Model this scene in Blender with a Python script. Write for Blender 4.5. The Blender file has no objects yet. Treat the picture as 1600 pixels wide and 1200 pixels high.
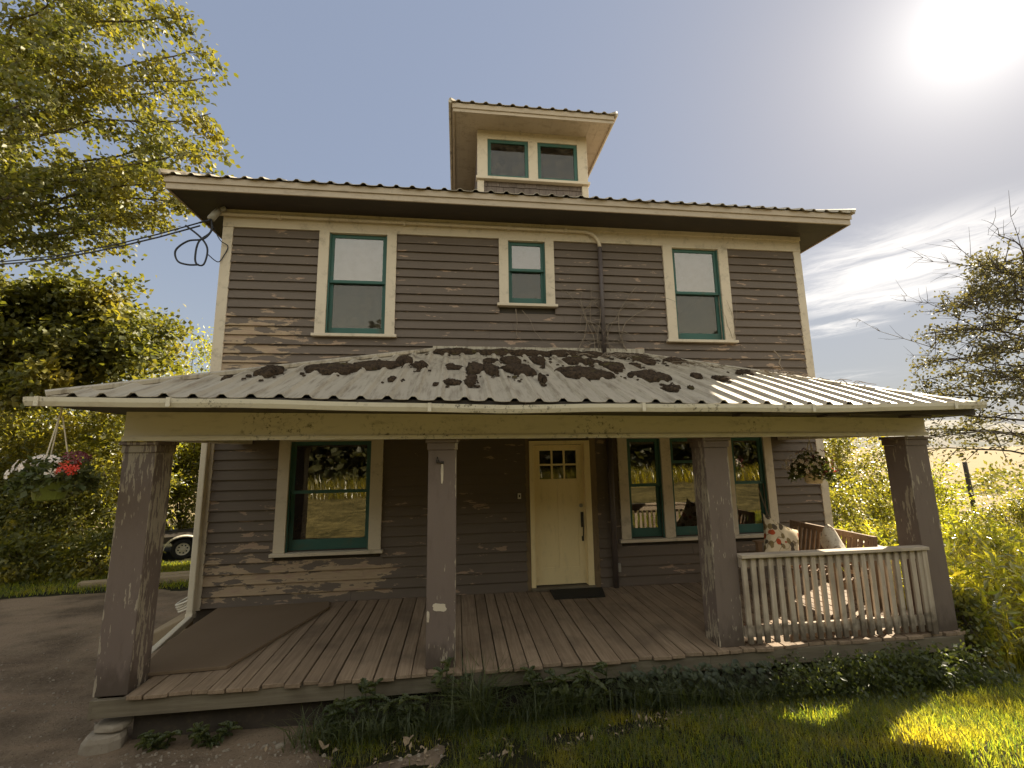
import bpy, math, random
import numpy as np
from mathutils import Vector
random.seed(7)
rng = np.random.default_rng(11)
scn = bpy.context.scene
col = scn.collection
PI = math.pi

# ---------------------------------------------------------------- camera
cam = bpy.data.cameras.new('camera')
cam.sensor_width = 36.0
cam.lens = 689.23 / 1600 * 36
cam.clip_start = 0.05
cam.clip_end = 8000
co = bpy.data.objects.new('camera', cam)
col.objects.link(co)
pitch, yaw, roll = .1536, .1236, -.0149
fw = Vector((math.sin(yaw) * math.cos(pitch), math.cos(yaw) * math.cos(pitch), math.sin(pitch)))
rt = Vector((math.cos(yaw), -math.sin(yaw), 0))
up = rt.cross(fw)
rt2 = rt * math.cos(roll) + up * math.sin(roll)
up2 = -rt * math.sin(roll) + up * math.cos(roll)
from mathutils import Matrix
co.matrix_world = Matrix(((rt2.x, up2.x, -fw.x, -.9006), (rt2.y, up2.y, -fw.y, -6.6929), (rt2.z, up2.z, -fw.z, 1.984), (0, 0, 0, 1)))
scn.camera = co

# ---------------------------------------------------------------- light
SUN_EL, SUN_AZ = math.radians(34.8), math.radians(58.4)      # azimuth from +Y towards +X
sd = Vector((math.cos(SUN_EL) * math.sin(SUN_AZ), math.cos(SUN_EL) * math.cos(SUN_AZ), math.sin(SUN_EL)))
sl = bpy.data.lights.new('sun', 'SUN')
sl.energy = 4.6
sl.angle = math.radians(.55)
sl.color = (1, .885, .69)
so = bpy.data.objects.new('sun', sl)
col.objects.link(so)
so.rotation_euler = (-sd).to_track_quat('-Z', 'Y').to_euler()
scn.view_settings.view_transform = 'Standard'
scn.view_settings.look = 'None'
scn.view_settings.exposure = 1.68
scn.view_settings.gamma = 1

# ---------------------------------------------------------------- node helper
class T:
    def __init__(s, nt):
        s.nt = nt
        s.nt.nodes.clear()
    def n(s, t, ins=None, **kw):
        nd = s.nt.nodes.new(t)
        for k, v in kw.items():
            setattr(nd, k, v)
        for k, v in (ins or {}).items():
            sk = nd.inputs[k]
            if isinstance(v, bpy.types.NodeSocket):
                s.nt.links.new(v, sk)
            elif isinstance(v, (tuple, list)) and sk.type == 'RGBA' and len(v) == 3:
                sk.default_value = (*v, 1)
            else:
                sk.default_value = v
        return nd
    def m(s, op, a, b=0.0, c=0.0, clamp=False):
        nd = s.n('ShaderNodeMath', {0: a, 1: b, 2: c}, operation=op)
        nd.use_clamp = clamp
        return nd.outputs[0]
    def vm(s, op, a, b=(0, 0, 0)):
        return s.n('ShaderNodeVectorMath', {0: a, 1: b}, operation=op).outputs[0]
    def mix(s, f, a, b, mode='MIX'):
        nd = s.nt.nodes.new('ShaderNodeMix')
        nd.data_type = 'RGBA'
        nd.blend_type = mode
        for sk, v in ((nd.inputs[0], f), (nd.inputs[6], a), (nd.inputs[7], b)):
            if isinstance(v, bpy.types.NodeSocket):
                s.nt.links.new(v, sk)
            elif isinstance(v, (tuple, list)):
                sk.default_value = (*v[:3], 1)
            else:
                sk.default_value = v
        return nd.outputs[2]
    def ss(s, v, lo, hi, a=0.0, b=1.0):
        return s.n('ShaderNodeMapRange', {0: v, 1: lo, 2: hi, 3: a, 4: b}, interpolation_type='SMOOTHSTEP').outputs[0]
    def noise(s, vec, scale=5.0, detail=3.0, rough=.55, dist=0.0):
        return s.n('ShaderNodeTexNoise', {'Vector': vec, 'Scale': scale, 'Detail': detail, 'Roughness': rough, 'Distortion': dist}).outputs[0]
    def pos(s):
        return s.n('ShaderNodeTexCoord').outputs['Object']
    def geo(s, o='Random Per Island'):
        return s.n('ShaderNodeNewGeometry').outputs[o]
    def xyz(s, v):
        o = s.n('ShaderNodeSeparateXYZ', {0: v}).outputs
        return o[0], o[1], o[2]
    def vec(s, x, y, z):
        return s.n('ShaderNodeCombineXYZ', {0: x, 1: y, 2: z}).outputs[0]
    def bump(s, h, strength=.3, dist=.01):
        return s.n('ShaderNodeBump', {'Height': h, 'Strength': strength, 'Distance': dist}).outputs[0]
    def pbr(s, color, rough=.7, spec=.3, normal=None, metal=0.0):
        ins = {'Base Color': color, 'Roughness': rough, 'Specular IOR Level': spec, 'Metallic': metal}
        if normal is not None:
            ins['Normal'] = normal
        return s.n('ShaderNodeBsdfPrincipled', ins).outputs[0]
    def out(s, sh):
        o = s.n('ShaderNodeOutputMaterial')
        s.nt.links.new(sh, o.inputs[0])

def mat(name, fn):
    m = bpy.data.materials.new(name)
    m.use_nodes = True
    fn(T(m.node_tree))
    return m

M = {}
# ---- painted clapboard, faded purple brown, with peeled patches
def f_siding(t):
    p = t.pos()
    x, y, z = t.xyz(p)
    h = t.m('ADD', x, y)
    row = t.m('FLOOR', t.m('DIVIDE', t.m('ADD', z, .0005), .1385))
    fr = t.m('SUBTRACT', t.m('DIVIDE', t.m('ADD', z, .0005), .1385), row)
    q = t.vec(t.m('ADD', h, t.m('MULTIPLY', row, 7.31)), t.m('MULTIPLY', row, 3.7), z)
    base = t.mix(t.noise(t.vm('MULTIPLY', p, (.7, .7, 1.3)), 1.6, 4), (.086, .063, .046), (.138, .104, .079))
    base = t.mix(t.m('MULTIPLY', t.noise(t.vm('MULTIPLY', q, (1.2, 1, 14)), 3.0, 4), .45), base, (.16, .125, .10))
    grain = t.noise(t.vm('MULTIPLY', q, (3, 1, 60)), 4, 3)
    # where weather has got at it
    r1 = t.m('MULTIPLY', t.ss(x, -1.3, -2.4), t.ss(z, 1.2, .25))
    r1 = t.m('MULTIPLY', r1, t.ss(z, .02, .12))
    r2 = t.m('MULTIPLY', t.ss(x, -2.4, -4.0), t.m('MULTIPLY', t.ss(z, 4.5, 3.7), t.ss(z, 2.9, 3.1)))
    r3 = t.m('MULTIPLY', t.m('MULTIPLY', t.ss(z, 3.95, 3.5), t.ss(z, 2.9, 3.1)), .42)
    r4 = t.m('MULTIPLY', t.m('MULTIPLY', t.ss(x, -2.95, -2.75), t.ss(x, -1.75, -1.95)), t.m('MULTIPLY', t.ss(z, .22, .26), t.ss(z, .48, .42)))
    reg = t.m('MAXIMUM', t.m('MAXIMUM', r1, r2), t.m('MAXIMUM', r3, .16))
    reg = t.m('ADD', t.m('ADD', reg, .12), t.m('MULTIPLY', r4, .62))
    n1 = t.noise(t.vm('MULTIPLY', q, (1.9, 1, 8)), 1.5, 5, .62)
    low = t.ss(fr, .4, .02, 0, .05)
    v = t.m('ADD', t.m('ADD', n1, t.m('MULTIPLY', reg, .20)), t.m('MULTIPLY', low, reg))
    mask = t.ss(v, .69, .703)
    wood = t.mix(t.noise(t.vm('MULTIPLY', q, (2, 1, 40)), 3, 4), (.22, .145, .085), (.45, .34, .22))
    wood = t.mix(t.m('MULTIPLY', t.ss(n1, .5, .7), .5), wood, (.25, .15, .12))
    c = t.mix(mask, base, wood)
    hgt = t.m('SUBTRACT', t.m('MULTIPLY', grain, .5), t.m('MULTIPLY', mask, .6))
    t.out(t.pbr(c, .62, .3, t.bump(hgt, .35, .006)))
M['siding'] = mat('faded clapboard paint', f_siding)

def paint(c1, c2, rough=.6, dirt=(.12, .09, .05), dirt_amt=.35, peel=0.0, speck=0.0, stretch=(1, 1, 1), peelc=(.4, .33, .22), edges=None):
    def f(t):
        p = t.pos()
        q = t.vm('MULTIPLY', p, stretch)
        c = t.mix(t.noise(q, 1.7, 5), c1, c2)
        d = t.noise(q, 6, 6, .7)
        c = t.mix(t.m('MULTIPLY', t.ss(d, .5, .75), dirt_amt), c, dirt)
        h = t.noise(t.vm('MULTIPLY', p, (6, 6, 6)), 12, 4)
        if speck:
            s1 = t.ss(t.noise(p, 1.5, 3), .46, .66)
            s2 = t.ss(t.noise(p, 21, 5, .75), .52, .66)
            c = t.mix(t.m('MULTIPLY', t.m('MULTIPLY', s1, s2), speck), c, (.05, .035, .02))
        if peel:
            k = t.m('ADD', t.m('MULTIPLY', t.noise(t.vm('MULTIPLY', p, (26, 26, 4.5)), 1.6, 5, .6), .56), t.m('MULTIPLY', t.noise(t.vm('MULTIPLY', p, (4, 4, 1.5)), 1.0, 2), .44))
            if edges:
                ex = t.xyz(p)[0]
                dd = None
                for e_ in edges:
                    q_ = t.m('ABSOLUTE', t.m('SUBTRACT', ex, e_))
                    dd = q_ if dd is None else t.m('MINIMUM', dd, q_)
                k = t.m('ADD', k, t.m('MULTIPLY', t.ss(dd, .022, .002), .075))
                pz_ = t.xyz(p)[2]
                k = t.m('ADD', k, t.m('MULTIPLY', t.ss(pz_, .5, .05), .035))
                st_ = t.m('ADD', pz_, t.m('MULTIPLY', t.m('SUBTRACT', t.noise(t.vm('MULTIPLY', p, (8, 8, 3)), 1.5, 4), .5), .5))
                c = t.mix(t.ss(st_, .28, .02, 0, .65), c, (.05, .036, .024))
            kk = t.ss(k, .66 - peel * .1, .672 - peel * .1)
            c = t.mix(kk, c, t.mix(t.noise(p, 14, 4), peelc, tuple(a * .6 for a in peelc)))
            h = t.m('SUBTRACT', h, kk)
        t.out(t.pbr(c, rough, .3, t.bump(h, .25, .004)))
    return f
M['trim'] = mat('weathered cream trim', paint((.54, .455, .345), (.62, .53, .41), dirt_amt=.4, speck=.35))
M['beam'] = mat('mildewed cream beam paint', paint((.61, .54, .42), (.69, .62, .50), dirt_amt=.3, speck=.85, stretch=(.6, 1, 2)))
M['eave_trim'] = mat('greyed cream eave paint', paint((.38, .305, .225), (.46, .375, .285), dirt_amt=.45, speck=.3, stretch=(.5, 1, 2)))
M['sash'] = mat('teal green sash paint', paint((.032, .092, .075), (.05, .122, .10), rough=.55, dirt_amt=.4))
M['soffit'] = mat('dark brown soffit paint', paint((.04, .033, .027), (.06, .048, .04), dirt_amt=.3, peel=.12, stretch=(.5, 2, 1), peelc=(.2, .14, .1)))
M['ceiling'] = mat('porch ceiling boards', paint((.06, .05, .038), (.085, .07, .055)))
M['gutter'] = mat('chalky white gutter', paint((.60, .54, .42), (.68, .62, .50), rough=.45, dirt=(.22, .13, .05), dirt_amt=.3, speck=.9, stretch=(.7, 1, 1)))
M['spout'] = mat('off white downspout', paint((.58, .5, .38), (.66, .58, .45), rough=.5, dirt_amt=.2, speck=.2))
M['column'] = mat('faded mauve column paint', paint((.145, .108, .09), (.185, .14, .118), dirt=(.08, .055, .045), dirt_amt=.4, peel=.85, stretch=(2, 2, .5), edges=(-3.975, -3.69, -1.19, -.912, 1.742, 2.015, 4.215, 4.5), peelc=(.42, .35, .26)))
M['column_mid'] = mat('faded mauve column paint flaking', paint((.145, .108, .09), (.185, .14, .118), dirt=(.08, .055, .045), dirt_amt=.4, peel=.6, stretch=(2, 2, .5), edges=(-3.975, -3.69, -1.19, -.912, 1.742, 2.015, 4.215, 4.5), peelc=(.42, .35, .26)))
M['column_sound'] = mat('faded mauve column paint sound', paint((.145, .108, .09), (.185, .14, .118), dirt=(.08, .055, .045), dirt_amt=.4, peel=.25, stretch=(2, 2, .5), edges=(-3.975, -3.69, -1.19, -.912, 1.742, 2.015, 4.215, 4.5), peelc=(.42, .35, .26)))
M['door'] = mat('pale yellow door paint', paint((.75, .595, .325), (.81, .65, .37), rough=.42, dirt=(.2, .14, .07), dirt_amt=.22, stretch=(2, 1, .7)))
M['rough_wood'] = mat('torn bare wood', paint((.15, .10, .055), (.24, .17, .095), dirt=(.04, .03, .02), dirt_amt=.6, stretch=(6, 6, 1)))
M['pipe'] = mat('dark painted pipe', paint((.075, .058, .055), (.1, .08, .075), rough=.5))
M['brick'] = mat('grey concrete', paint((.22, .18, .13), (.3, .25, .19), rough=.9, dirt_amt=.5, stretch=(4, 4, 4)))
M['foundation'] = mat('dark stone foundation', paint((.045, .036, .027), (.08, .062, .046), rough=.95, dirt_amt=.6, stretch=(3, 3, 3)))
M['rubber'] = mat('black rubber', paint((.012, .012, .012), (.025, .024, .022), rough=.8, dirt_amt=.2))
M['cable'] = mat('dark cable sheath', paint((.02, .022, .03), (.035, .037, .045), rough=.6, dirt_amt=.1))
M['metal'] = mat('dull steel', paint((.28, .26, .22), (.36, .33, .28), rough=.4))
M['white_metal'] = mat('white trailer paint', paint((.5, .45, .36), (.6, .55, .45), rough=.45))
M['iron'] = mat('dark ironwork', paint((.03, .025, .02), (.06, .05, .04), rough=.6))
M['blind'] = mat('pale window blind', paint((.165, .135, .145), (.225, .185, .195), rough=.9, dirt_amt=.35))
M['interior'] = mat('unlit interior', paint((.05, .042, .035), (.07, .06, .05), rough=.95))
M['white_plastic'] = mat('white plastic', paint((.6, .55, .45), (.66, .6, .5), rough=.4, dirt_amt=.1))
M['pot'] = mat('flare green plastic pot', paint((.16, .2, .035), (.2, .24, .05), rough=.55, dirt_amt=.2))  # green of a flare glow painted in as the pot colour
M['pot_cream'] = mat('cream plastic pot', paint((.55, .44, .26), (.62, .5, .32), rough=.55, dirt_amt=.2))
M['tan_board'] = mat('tan weathered board', paint((.25, .185, .11), (.32, .24, .15), rough=.85, dirt_amt=.35, stretch=(4, 1, 1)))
M['litter'] = mat('dry leaf', paint((.22, .16, .095), (.31, .23, .145), rough=.9))

def f_wood(c1, c2, ax, dark=(.05, .035, .025), spec=.25, rough=.75, wet=False):
    def f(t):
        p = t.pos()
        r = t.geo()
        off = t.vec(t.m('MULTIPLY', r, 31.0), t.m('MULTIPLY', r, 17.0), t.m('MULTIPLY', r, 53.0))
        st = {'y': (22, 1.1, 22), 'z': (22, 22, 1.3), 'x': (1.1, 22, 22)}[ax]
        g = t.noise(t.vm('ADD', t.vm('MULTIPLY', p, st), off), 1.6, 6, .65, .6)
        b = t.noise(t.vm('ADD', p, off), 2.1, 4)
        c = t.mix(t.ss(g, .3, .72), c1, c2)
        c = t.mix(t.m('MULTIPLY', t.ss(b, .45, .75), .5), c, dark)
        c = t.mix(t.m('MULTIPLY', r, .35), c, tuple(a * .55 for a in c1))
        if wet:
            zz = t.xyz(p)[2]
            w_ = t.m('ADD', zz, t.m('MULTIPLY', t.m('SUBTRACT', t.noise(p, 9, 4), .5), .5))
            c = t.mix(t.ss(w_, .30, .06, 0, .8), c, (.06, .042, .025))
        t.out(t.pbr(c, rough, spec, t.bump(g, .4, .004)))
    return f
M['deck'] = mat('worn deck boards', f_wood((.215, .148, .094), (.33, .24, .16), 'y'))
M['rim'] = mat('weathered rim board', f_wood((.15, .12, .08), (.21, .175, .12), 'x'))
M['rail'] = mat('weathered grey railing', f_wood((.40, .32, .24), (.55, .46, .36), 'z', dark=(.14, .1, .07), wet=True))
M['rail_x'] = mat('weathered grey rail board', f_wood((.40, .32, .24), (.55, .46, .36), 'x', dark=(.14, .1, .07)))
M['bench'] = mat('brown bench wood', f_wood((.20, .125, .07), (.31, .2, .12), 'z', dark=(.09, .05, .03)))
M['bark'] = mat('grey brown bark', f_wood((.06, .045, .032), (.12, .095, .07), 'z'))
M['twig'] = mat('dry twig', f_wood((.2, .155, .11), (.3, .24, .18), 'z'))
M['shingle'] = mat('weathered shingles', f_wood((.14, .108, .09), (.21, .165, .14), 'z'))

def f_roof(t):
    p = t.pos()
    x, y, z = t.xyz(p)
    big = t.noise(t.vm('MULTIPLY', p, (1.2, .5, .5)), 1.5, 5)
    c = t.mix(big, (.37, .315, .235), (.48, .42, .32))
    st = t.noise(t.vm('MULTIPLY', p, (14, 1.3, 1.3)), 1.6, 5, .7)
    c = t.mix(t.m('MULTIPLY', t.ss(st, .46, .70), .7), c, (.17, .13, .088))
    rr = t.ss(x, 2.9, 1.2)
    wn = t.m('MULTIPLY', t.ss(t.noise(p, 5, 6, .72), .5, .68), t.ss(y, -2.5, -.5, 0, .8))
    c = t.mix(t.m('MULTIPLY', wn, rr), c, (.09, .07, .055))
    sp = t.ss(t.noise(p, 40, 3, .7), .66, .72)
    c = t.mix(t.m('MULTIPLY', sp, .5), c, (.07, .05, .035))
    t.out(t.pbr(c, .5, .4, t.bump(t.noise(p, 30, 3), .12, .003), .15))
M['roof'] = mat('old ribbed roof metal', f_roof)

def f_glass(fac, tint, dusty=.07):
    def f(t):
        p = t.pos()
        nrm = t.bump(t.noise(p, 2.2, 2), .05, .02)
        dust = t.noise(p, 9, 5, .7)
        tr = t.n('ShaderNodeBsdfTransparent', {'Color': (*tint, 1)}).outputs[0]
        gl = t.n('ShaderNodeBsdfGlossy', {'Color': (1, .97, .9, 1), 'Roughness': .012, 'Normal': nrm}).outputs[0]
        mx = t.n('ShaderNodeMixShader', {0: fac, 1: tr, 2: gl}).outputs[0]
        df = t.n('ShaderNodeBsdfDiffuse', {'Color': (.3, .26, .2, 1)}).outputs[0]
        mx2 = t.n('ShaderNodeMixShader', {0: t.m('MULTIPLY', t.ss(dust, .35, .8), dusty), 1: mx, 2: df}).outputs[0]
        t.out(mx2)
    return f
M['glass'] = mat('old window glass', f_glass(.14, (.75, .72, .68)))
M['glass_up'] = mat('dusty window glass', f_glass(.12, (.8, .75, .73)))
M['screen'] = mat('screened window glass', f_glass(.05, (.5, .46, .42), .2))

def f_leaf(c1, c2, tr, yellow=None, wscale=.8, rough=.55, spec=.35):
    def f(t):
        r = t.geo()
        p = t.pos()
        c = t.mix(r, c1, c2)
        if yellow:
            k = t.ss(t.noise(p, wscale, 2), .5, .72)
            c = t.mix(t.m('MULTIPLY', k, .7), c, yellow)
        d = t.pbr(c, rough, spec)
        c2_ = t.mix(1.0, c, tr, 'MULTIPLY')
        tl = t.n('ShaderNodeBsdfTranslucent', {'Color': c2_}).outputs[0]
        mx = t.n('ShaderNodeAddShader', {0: d, 1: tl}).outputs[0]
        t.out(mx)
    return f
M['maple'] = mat('maple leaves', f_leaf((.038, .044, .012), (.09, .086, .024), (1.7, 1.6, .55), (.13, .112, .02), .8, .5, .3))
M['tree_dark'] = mat('shade tree leaves', f_leaf((.035, .042, .012), (.08, .08, .018), (2.0, 1.8, .6), (.14, .115, .02)))
M['hedge'] = mat('hedge leaves', f_leaf((.026, .032, .010), (.07, .068, .02), (4.2, 3.7, 1.0), (.11, .095, .028), .8, .38, .5))
M['lime'] = mat('lime leaves', f_leaf((.05, .06, .012), (.105, .10, .022), (3.4, 3.2, .8), (.14, .12, .026), .8, .4, .5))
M['olive'] = mat('olive leaves', f_leaf((.035, .034, .016), (.085, .074, .032), (1.3, 1.25, .7)))
M['grass'] = mat('lawn grass', f_leaf((.005, .009, .0035), (.018, .018, .005), (26, 23.5, 4.6), (.025, .022, .006), 1.6, .35, .22))
M['tall'] = mat('tall meadow grass', f_leaf((.022, .026, .007), (.085, .078, .02), (5.4, 4.8, 1.0), (.105, .09, .022), 1.1, .32, .6))
M['shoot'] = mat('narrow shoot leaves', f_leaf((.026, .032, .008), (.085, .082, .02), (6.5, 6.0, 1.3), (.12, .10, .024), 1.2, .28, .7))
M['ivy'] = mat('round ground ivy leaves', f_leaf((.018, .025, .010), (.038, .044, .016), (.8, .9, .4)))
M['weed'] = mat('weed leaves', f_leaf((.025, .033, .011), (.05, .055, .018), (2, 2, .8)))
M['wood_far'] = mat('woodland leaves', f_leaf((.022, .026, .01), (.05, .048, .016), (.8, .8, .4)))
M['petal_white'] = mat('white petals', f_leaf((.62, .55, .5), (.75, .68, .62), (.5, .5, .5)))
M['petal_red'] = mat('red petals', f_leaf((.5, .05, .03), (.6, .1, .05), (.5, .4, .4)))
M['petal_dark'] = mat('dark wine petals', f_leaf((.09, .02, .025), (.16, .04, .04), (.5, .4, .4)))
M['fern'] = mat('basket leaves', f_leaf((.03, .04, .012), (.07, .075, .02), (1, 1, .5)))

def f_moss(t):
    p = t.pos()
    n = t.noise(p, 26, 6, .7)
    c = t.mix(t.ss(n, .35, .68), (.026, .018, .012), (.08, .053, .032))
    c = t.mix(t.m('MULTIPLY', t.ss(t.noise(p, 5, 3), .58, .7), .5), c, (.10, .085, .025))
    t.out(t.pbr(c, .95, .1, t.bump(n, .9, .02)))
M['moss'] = mat('brown moss', f_moss)

def f_ground(t):
    p = t.pos()
    x, y, z = t.xyz(p)
    d2 = t.m('SQRT', t.m('ADD', t.m('MULTIPLY', x, x), t.m('MULTIPLY', y, y)))
    n = t.noise(p, 1.3, 6, .65)
    n2 = t.noise(p, 30, 5, .7)
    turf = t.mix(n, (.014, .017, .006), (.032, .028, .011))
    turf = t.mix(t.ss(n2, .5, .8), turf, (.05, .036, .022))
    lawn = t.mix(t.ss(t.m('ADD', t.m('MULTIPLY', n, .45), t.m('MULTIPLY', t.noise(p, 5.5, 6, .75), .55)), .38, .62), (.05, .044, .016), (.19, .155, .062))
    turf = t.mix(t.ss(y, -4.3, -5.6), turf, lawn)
    far = t.mix(t.noise(t.vm('MULTIPLY', p, (.02, .1, 1)), 1.4, 4), (.22, .165, .08), (.28, .22, .12))
    t.out(t.pbr(t.mix(t.ss(d2, 22, 30), turf, far), .95, .1, t.bump(n2, .6, .03)))
M['ground'] = mat('turf and hay stubble', f_ground)
def f_dirt(t):
    p = t.pos()
    n = t.noise(p, 1.1, 6, .6)
    n2 = t.noise(p, 34, 6, .75)
    n3 = t.noise(t.vm('MULTIPLY', p, (.35, 2.0, 1)), 1.7, 4)
    c = t.mix(t.ss(n, .34, .66), (.125, .09, .058), (.275, .20, .132))
    c = t.mix(t.m('MULTIPLY', t.ss(n3, .48, .7), .5), c, (.31, .215, .14))
    c = t.mix(t.ss(n2, .52, .72), c, (.27, .21, .155))
    c = t.mix(t.ss(n2, .44, .3), c, (.05, .036, .026))
    t.out(t.pbr(c, .95, .12, t.bump(t.m('ADD', n2, t.m('MULTIPLY', n, .8)), .9, .03)))
M['dirt'] = mat('packed dirt', f_dirt)
def f_hill(t):
    p = t.pos()
    n = t.noise(p, .012, 6, .6)
    t.out(t.pbr(t.mix(t.ss(n, .42, .62), (.22, .20, .17), (.14, .145, .13)), .95, .1))
M['hill'] = mat('haze pale hillside', f_hill)  # paleness of distance haze is put into the hill colour
def f_mat(t):
    p = t.pos()
    n = t.noise(p, 60, 4, .7)
    t.out(t.pbr(t.mix(n, (.018, .016, .013), (.05, .045, .036)), .95, .1, t.bump(n, .8, .01)))
M['doormat'] = mat('dark coir', f_mat)
def f_rug(t):
    p = t.pos()
    n = t.noise(p, 90, 3, .7)
    b = t.noise(p, 1.4, 4)
    c = t.mix(b, (.17, .115, .07), (.22, .155, .10))
    t.out(t.pbr(t.mix(t.m('MULTIPLY', n, .5), c, (.07, .055, .04)), .95, .1, t.bump(n, .6, .006)))
M['rug'] = mat('brown outdoor carpet', f_rug)
def f_floral(t):
    p = t.pos()
    q = t.vm('ADD', p, (.3, .1, .2))
    base = t.mix(t.noise(p, 6, 3), (.55, .45, .30), (.66, .56, .40))
    vo = t.n('ShaderNodeTexVoronoi', {'Vector': q, 'Scale': 10.5, 'Randomness': .9})
    d, cc = vo.outputs['Distance'], vo.outputs['Color']
    rr = t.xyz(cc)[0]
    wob = t.m('ADD', d, t.m('MULTIPLY', t.m('SUBTRACT', t.noise(q, 22, 2), .5), .28))
    fl = t.mix(t.ss(rr, .74, .77), t.mix(t.ss(rr, .28, .32), (.11, .085, .06), (.23, .17, .08)), (.4, .075, .03))
    c = t.mix(t.ss(wob, .46, .40), base, fl)
    c = t.mix(t.m('MULTIPLY', t.ss(wob, .13, .09), .9), c, (.09, .05, .03))
    ln = t.m('ABSOLUTE', t.m('SUBTRACT', t.noise(q, 4.5, 1), .5))
    c = t.mix(t.m('MULTIPLY', t.ss(ln, .012, .006), .8), c, (.17, .12, .06))
    t.out(t.pbr(c, .9, .1, t.bump(t.noise(p, 200, 2), .2, .002)))
M['floral'] = mat('floral cotton', f_floral)
def f_pale(t):
    p = t.pos()
    n = t.noise(t.vm('MULTIPLY', p, (2, 2, 5)), 5, 3, .6, 2.0)
    c = t.mix(t.ss(n, .58, .63), (.68, .60, .48), (.36, .25, .17))
    t.out(t.pbr(c, .9, .1))
M['pale_cloth'] = mat('pale patterned cotton', f_pale)

# ---------------------------------------------------------------- mesh helper
class MB:
    def __init__(s):
        s.v, s.f = [], []
    def add(s, vs, fs):
        o = len(s.v)
        s.v += [tuple(a) for a in vs]
        s.f += [tuple(i + o for i in f) for f in fs]
        return s
    def box(s, x0, x1, y0, y1, z0, z1, j=0.0):
        vs = [(x, y, z) for z in (z0, z1) for y in (y0, y1) for x in (x0, x1)]
        if j:
            vs = [tuple(c + random.uniform(-j, j) for c in v) for v in vs]
        return s.add(vs, [(0, 2, 3, 1), (4, 5, 7, 6), (0, 1, 5, 4), (1, 3, 7, 5), (3, 2, 6, 7), (2, 0, 4, 6)])
    def hexa(s, b, tp):                      # two quads, each counter-clockwise from above
        return s.add(list(b) + list(tp), [(3, 2, 1, 0), (4, 5, 6, 7), (0, 1, 5, 4), (1, 2, 6, 5), (2, 3, 7, 6), (3, 0, 4, 7)])
    def prism_x(s, prof, x0, x1):            # (y, z) outline swept along x
        n = len(prof)
        vs = [(x0, a, b) for a, b in prof] + [(x1, a, b) for a, b in prof]
        fs = [tuple(range(n)), tuple(range(2 * n - 1, n - 1, -1))]
        fs += [(i, i + n, (i + 1) % n + n, (i + 1) % n) for i in range(n)]
        return s.add(vs, fs)
    def tube(s, pts, r, n=8, r1=None, cap=True):
        pts = [Vector(p) for p in pts]
        k = len(pts)
        vs, fs = [], []
        u = None
        for i, p in enumerate(pts):
            d = (pts[min(i + 1, k - 1)] - pts[max(i - 1, 0)]).normalized()
            if u is None:
                u = d.orthogonal().normalized()
            u = (u - d * u.dot(d))
            u = u.normalized() if u.length > 1e-6 else d.orthogonal().normalized()
            w = d.cross(u)
            rr = r if r1 is None else r + (r1 - r) * i / max(1, k - 1)
            for a in range(n):
                an = 2 * PI * a / n
                vs.append(p + (u * math.cos(an) + w * math.sin(an)) * rr)
        for i in range(k - 1):
            for a in range(n):
                b = (a + 1) % n
                fs.append((i * n + a, i * n + b, (i + 1) * n + b, (i + 1) * n + a))
        if cap:
            fs.append(tuple(range(n - 1, -1, -1)))
            fs.append(tuple((k - 1) * n + a for a in range(n)))
        return s.add(vs, fs)
    def lathe(s, prof, c=(0, 0, 0), n=20, axis='z', caps=True):
        vs, fs = [], []
        for r, h in prof:
            for a in range(n):
                an = 2 * PI * a / n
                q = (r * math.cos(an), r * math.sin(an), h)
                if axis == 'y':
                    q = (q[0], q[2], q[1])
                vs.append((q[0] + c[0], q[1] + c[1], q[2] + c[2]))
        for i in range(len(prof) - 1):
            for a in range(n):
                b = (a + 1) % n
                fs.append((i * n + a, i * n + b, (i + 1) * n + b, (i + 1) * n + a))
        if caps:
            fs.append(tuple(range(n - 1, -1, -1)))
            fs.append(tuple((len(prof) - 1) * n + a for a in range(n)))
        return s.add(vs, fs)
    def build(s, name, m, parent=None, smooth=False, bevel=0.0, loc=None):
        me = bpy.data.meshes.new(name)
        me.from_pydata(s.v, [], s.f)
        me.update()
        return link(name, me, m, parent, smooth, bevel, loc)

def link(name, me, m, parent=None, smooth=False, bevel=0.0, loc=None):
    me.materials.append(M[m] if isinstance(m, str) else m)
    o = bpy.data.objects.new(name, me)
    col.objects.link(o)
    if smooth:
        me.polygons.foreach_set('use_smooth', [True] * len(me.polygons))
    if bevel:
        b = o.modifiers.new('bevel', 'BEVEL')
        b.width = bevel
        b.segments = 2
        b.limit_method = 'ANGLE'
    if parent:
        o.parent = parent
    if loc:
        o.location = loc
    return o

def tag(o, label=None, cat=None, group=None, kind=None):
    if label: o['label'] = label
    if cat: o['category'] = cat
    if group: o['group'] = group
    if kind: o['kind'] = kind
    return o

def empty(name, loc, label=None, cat=None, group=None, rz=0.0):
    o = bpy.data.objects.new(name, None)
    o.empty_display_size = .2
    col.objects.link(o)
    o.location = loc
    o.rotation_euler = (0, 0, rz)
    return tag(o, label, cat, group)

def npmesh(name, V, F, m, parent=None, smooth=False):
    V = np.asarray(V, dtype=np.float32)
    F = np.asarray(F, dtype=np.int32)
    me = bpy.data.meshes.new(name)
    me.vertices.add(len(V))
    me.vertices.foreach_set('co', V.ravel())
    n, k = F.shape
    me.loops.add(n * k)
    me.loops.foreach_set('vertex_index', F.ravel())
    me.polygons.add(n)
    me.polygons.foreach_set('loop_start', np.arange(0, n * k, k, dtype=np.int32))
    me.polygons.foreach_set('loop_total', np.full(n, k, dtype=np.int32))
    me.update(calc_edges=True)
    return link(name, me, m, parent, smooth)

def unit(a):
    return a / (np.linalg.norm(a, axis=-1, keepdims=True) + 1e-9)

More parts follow.
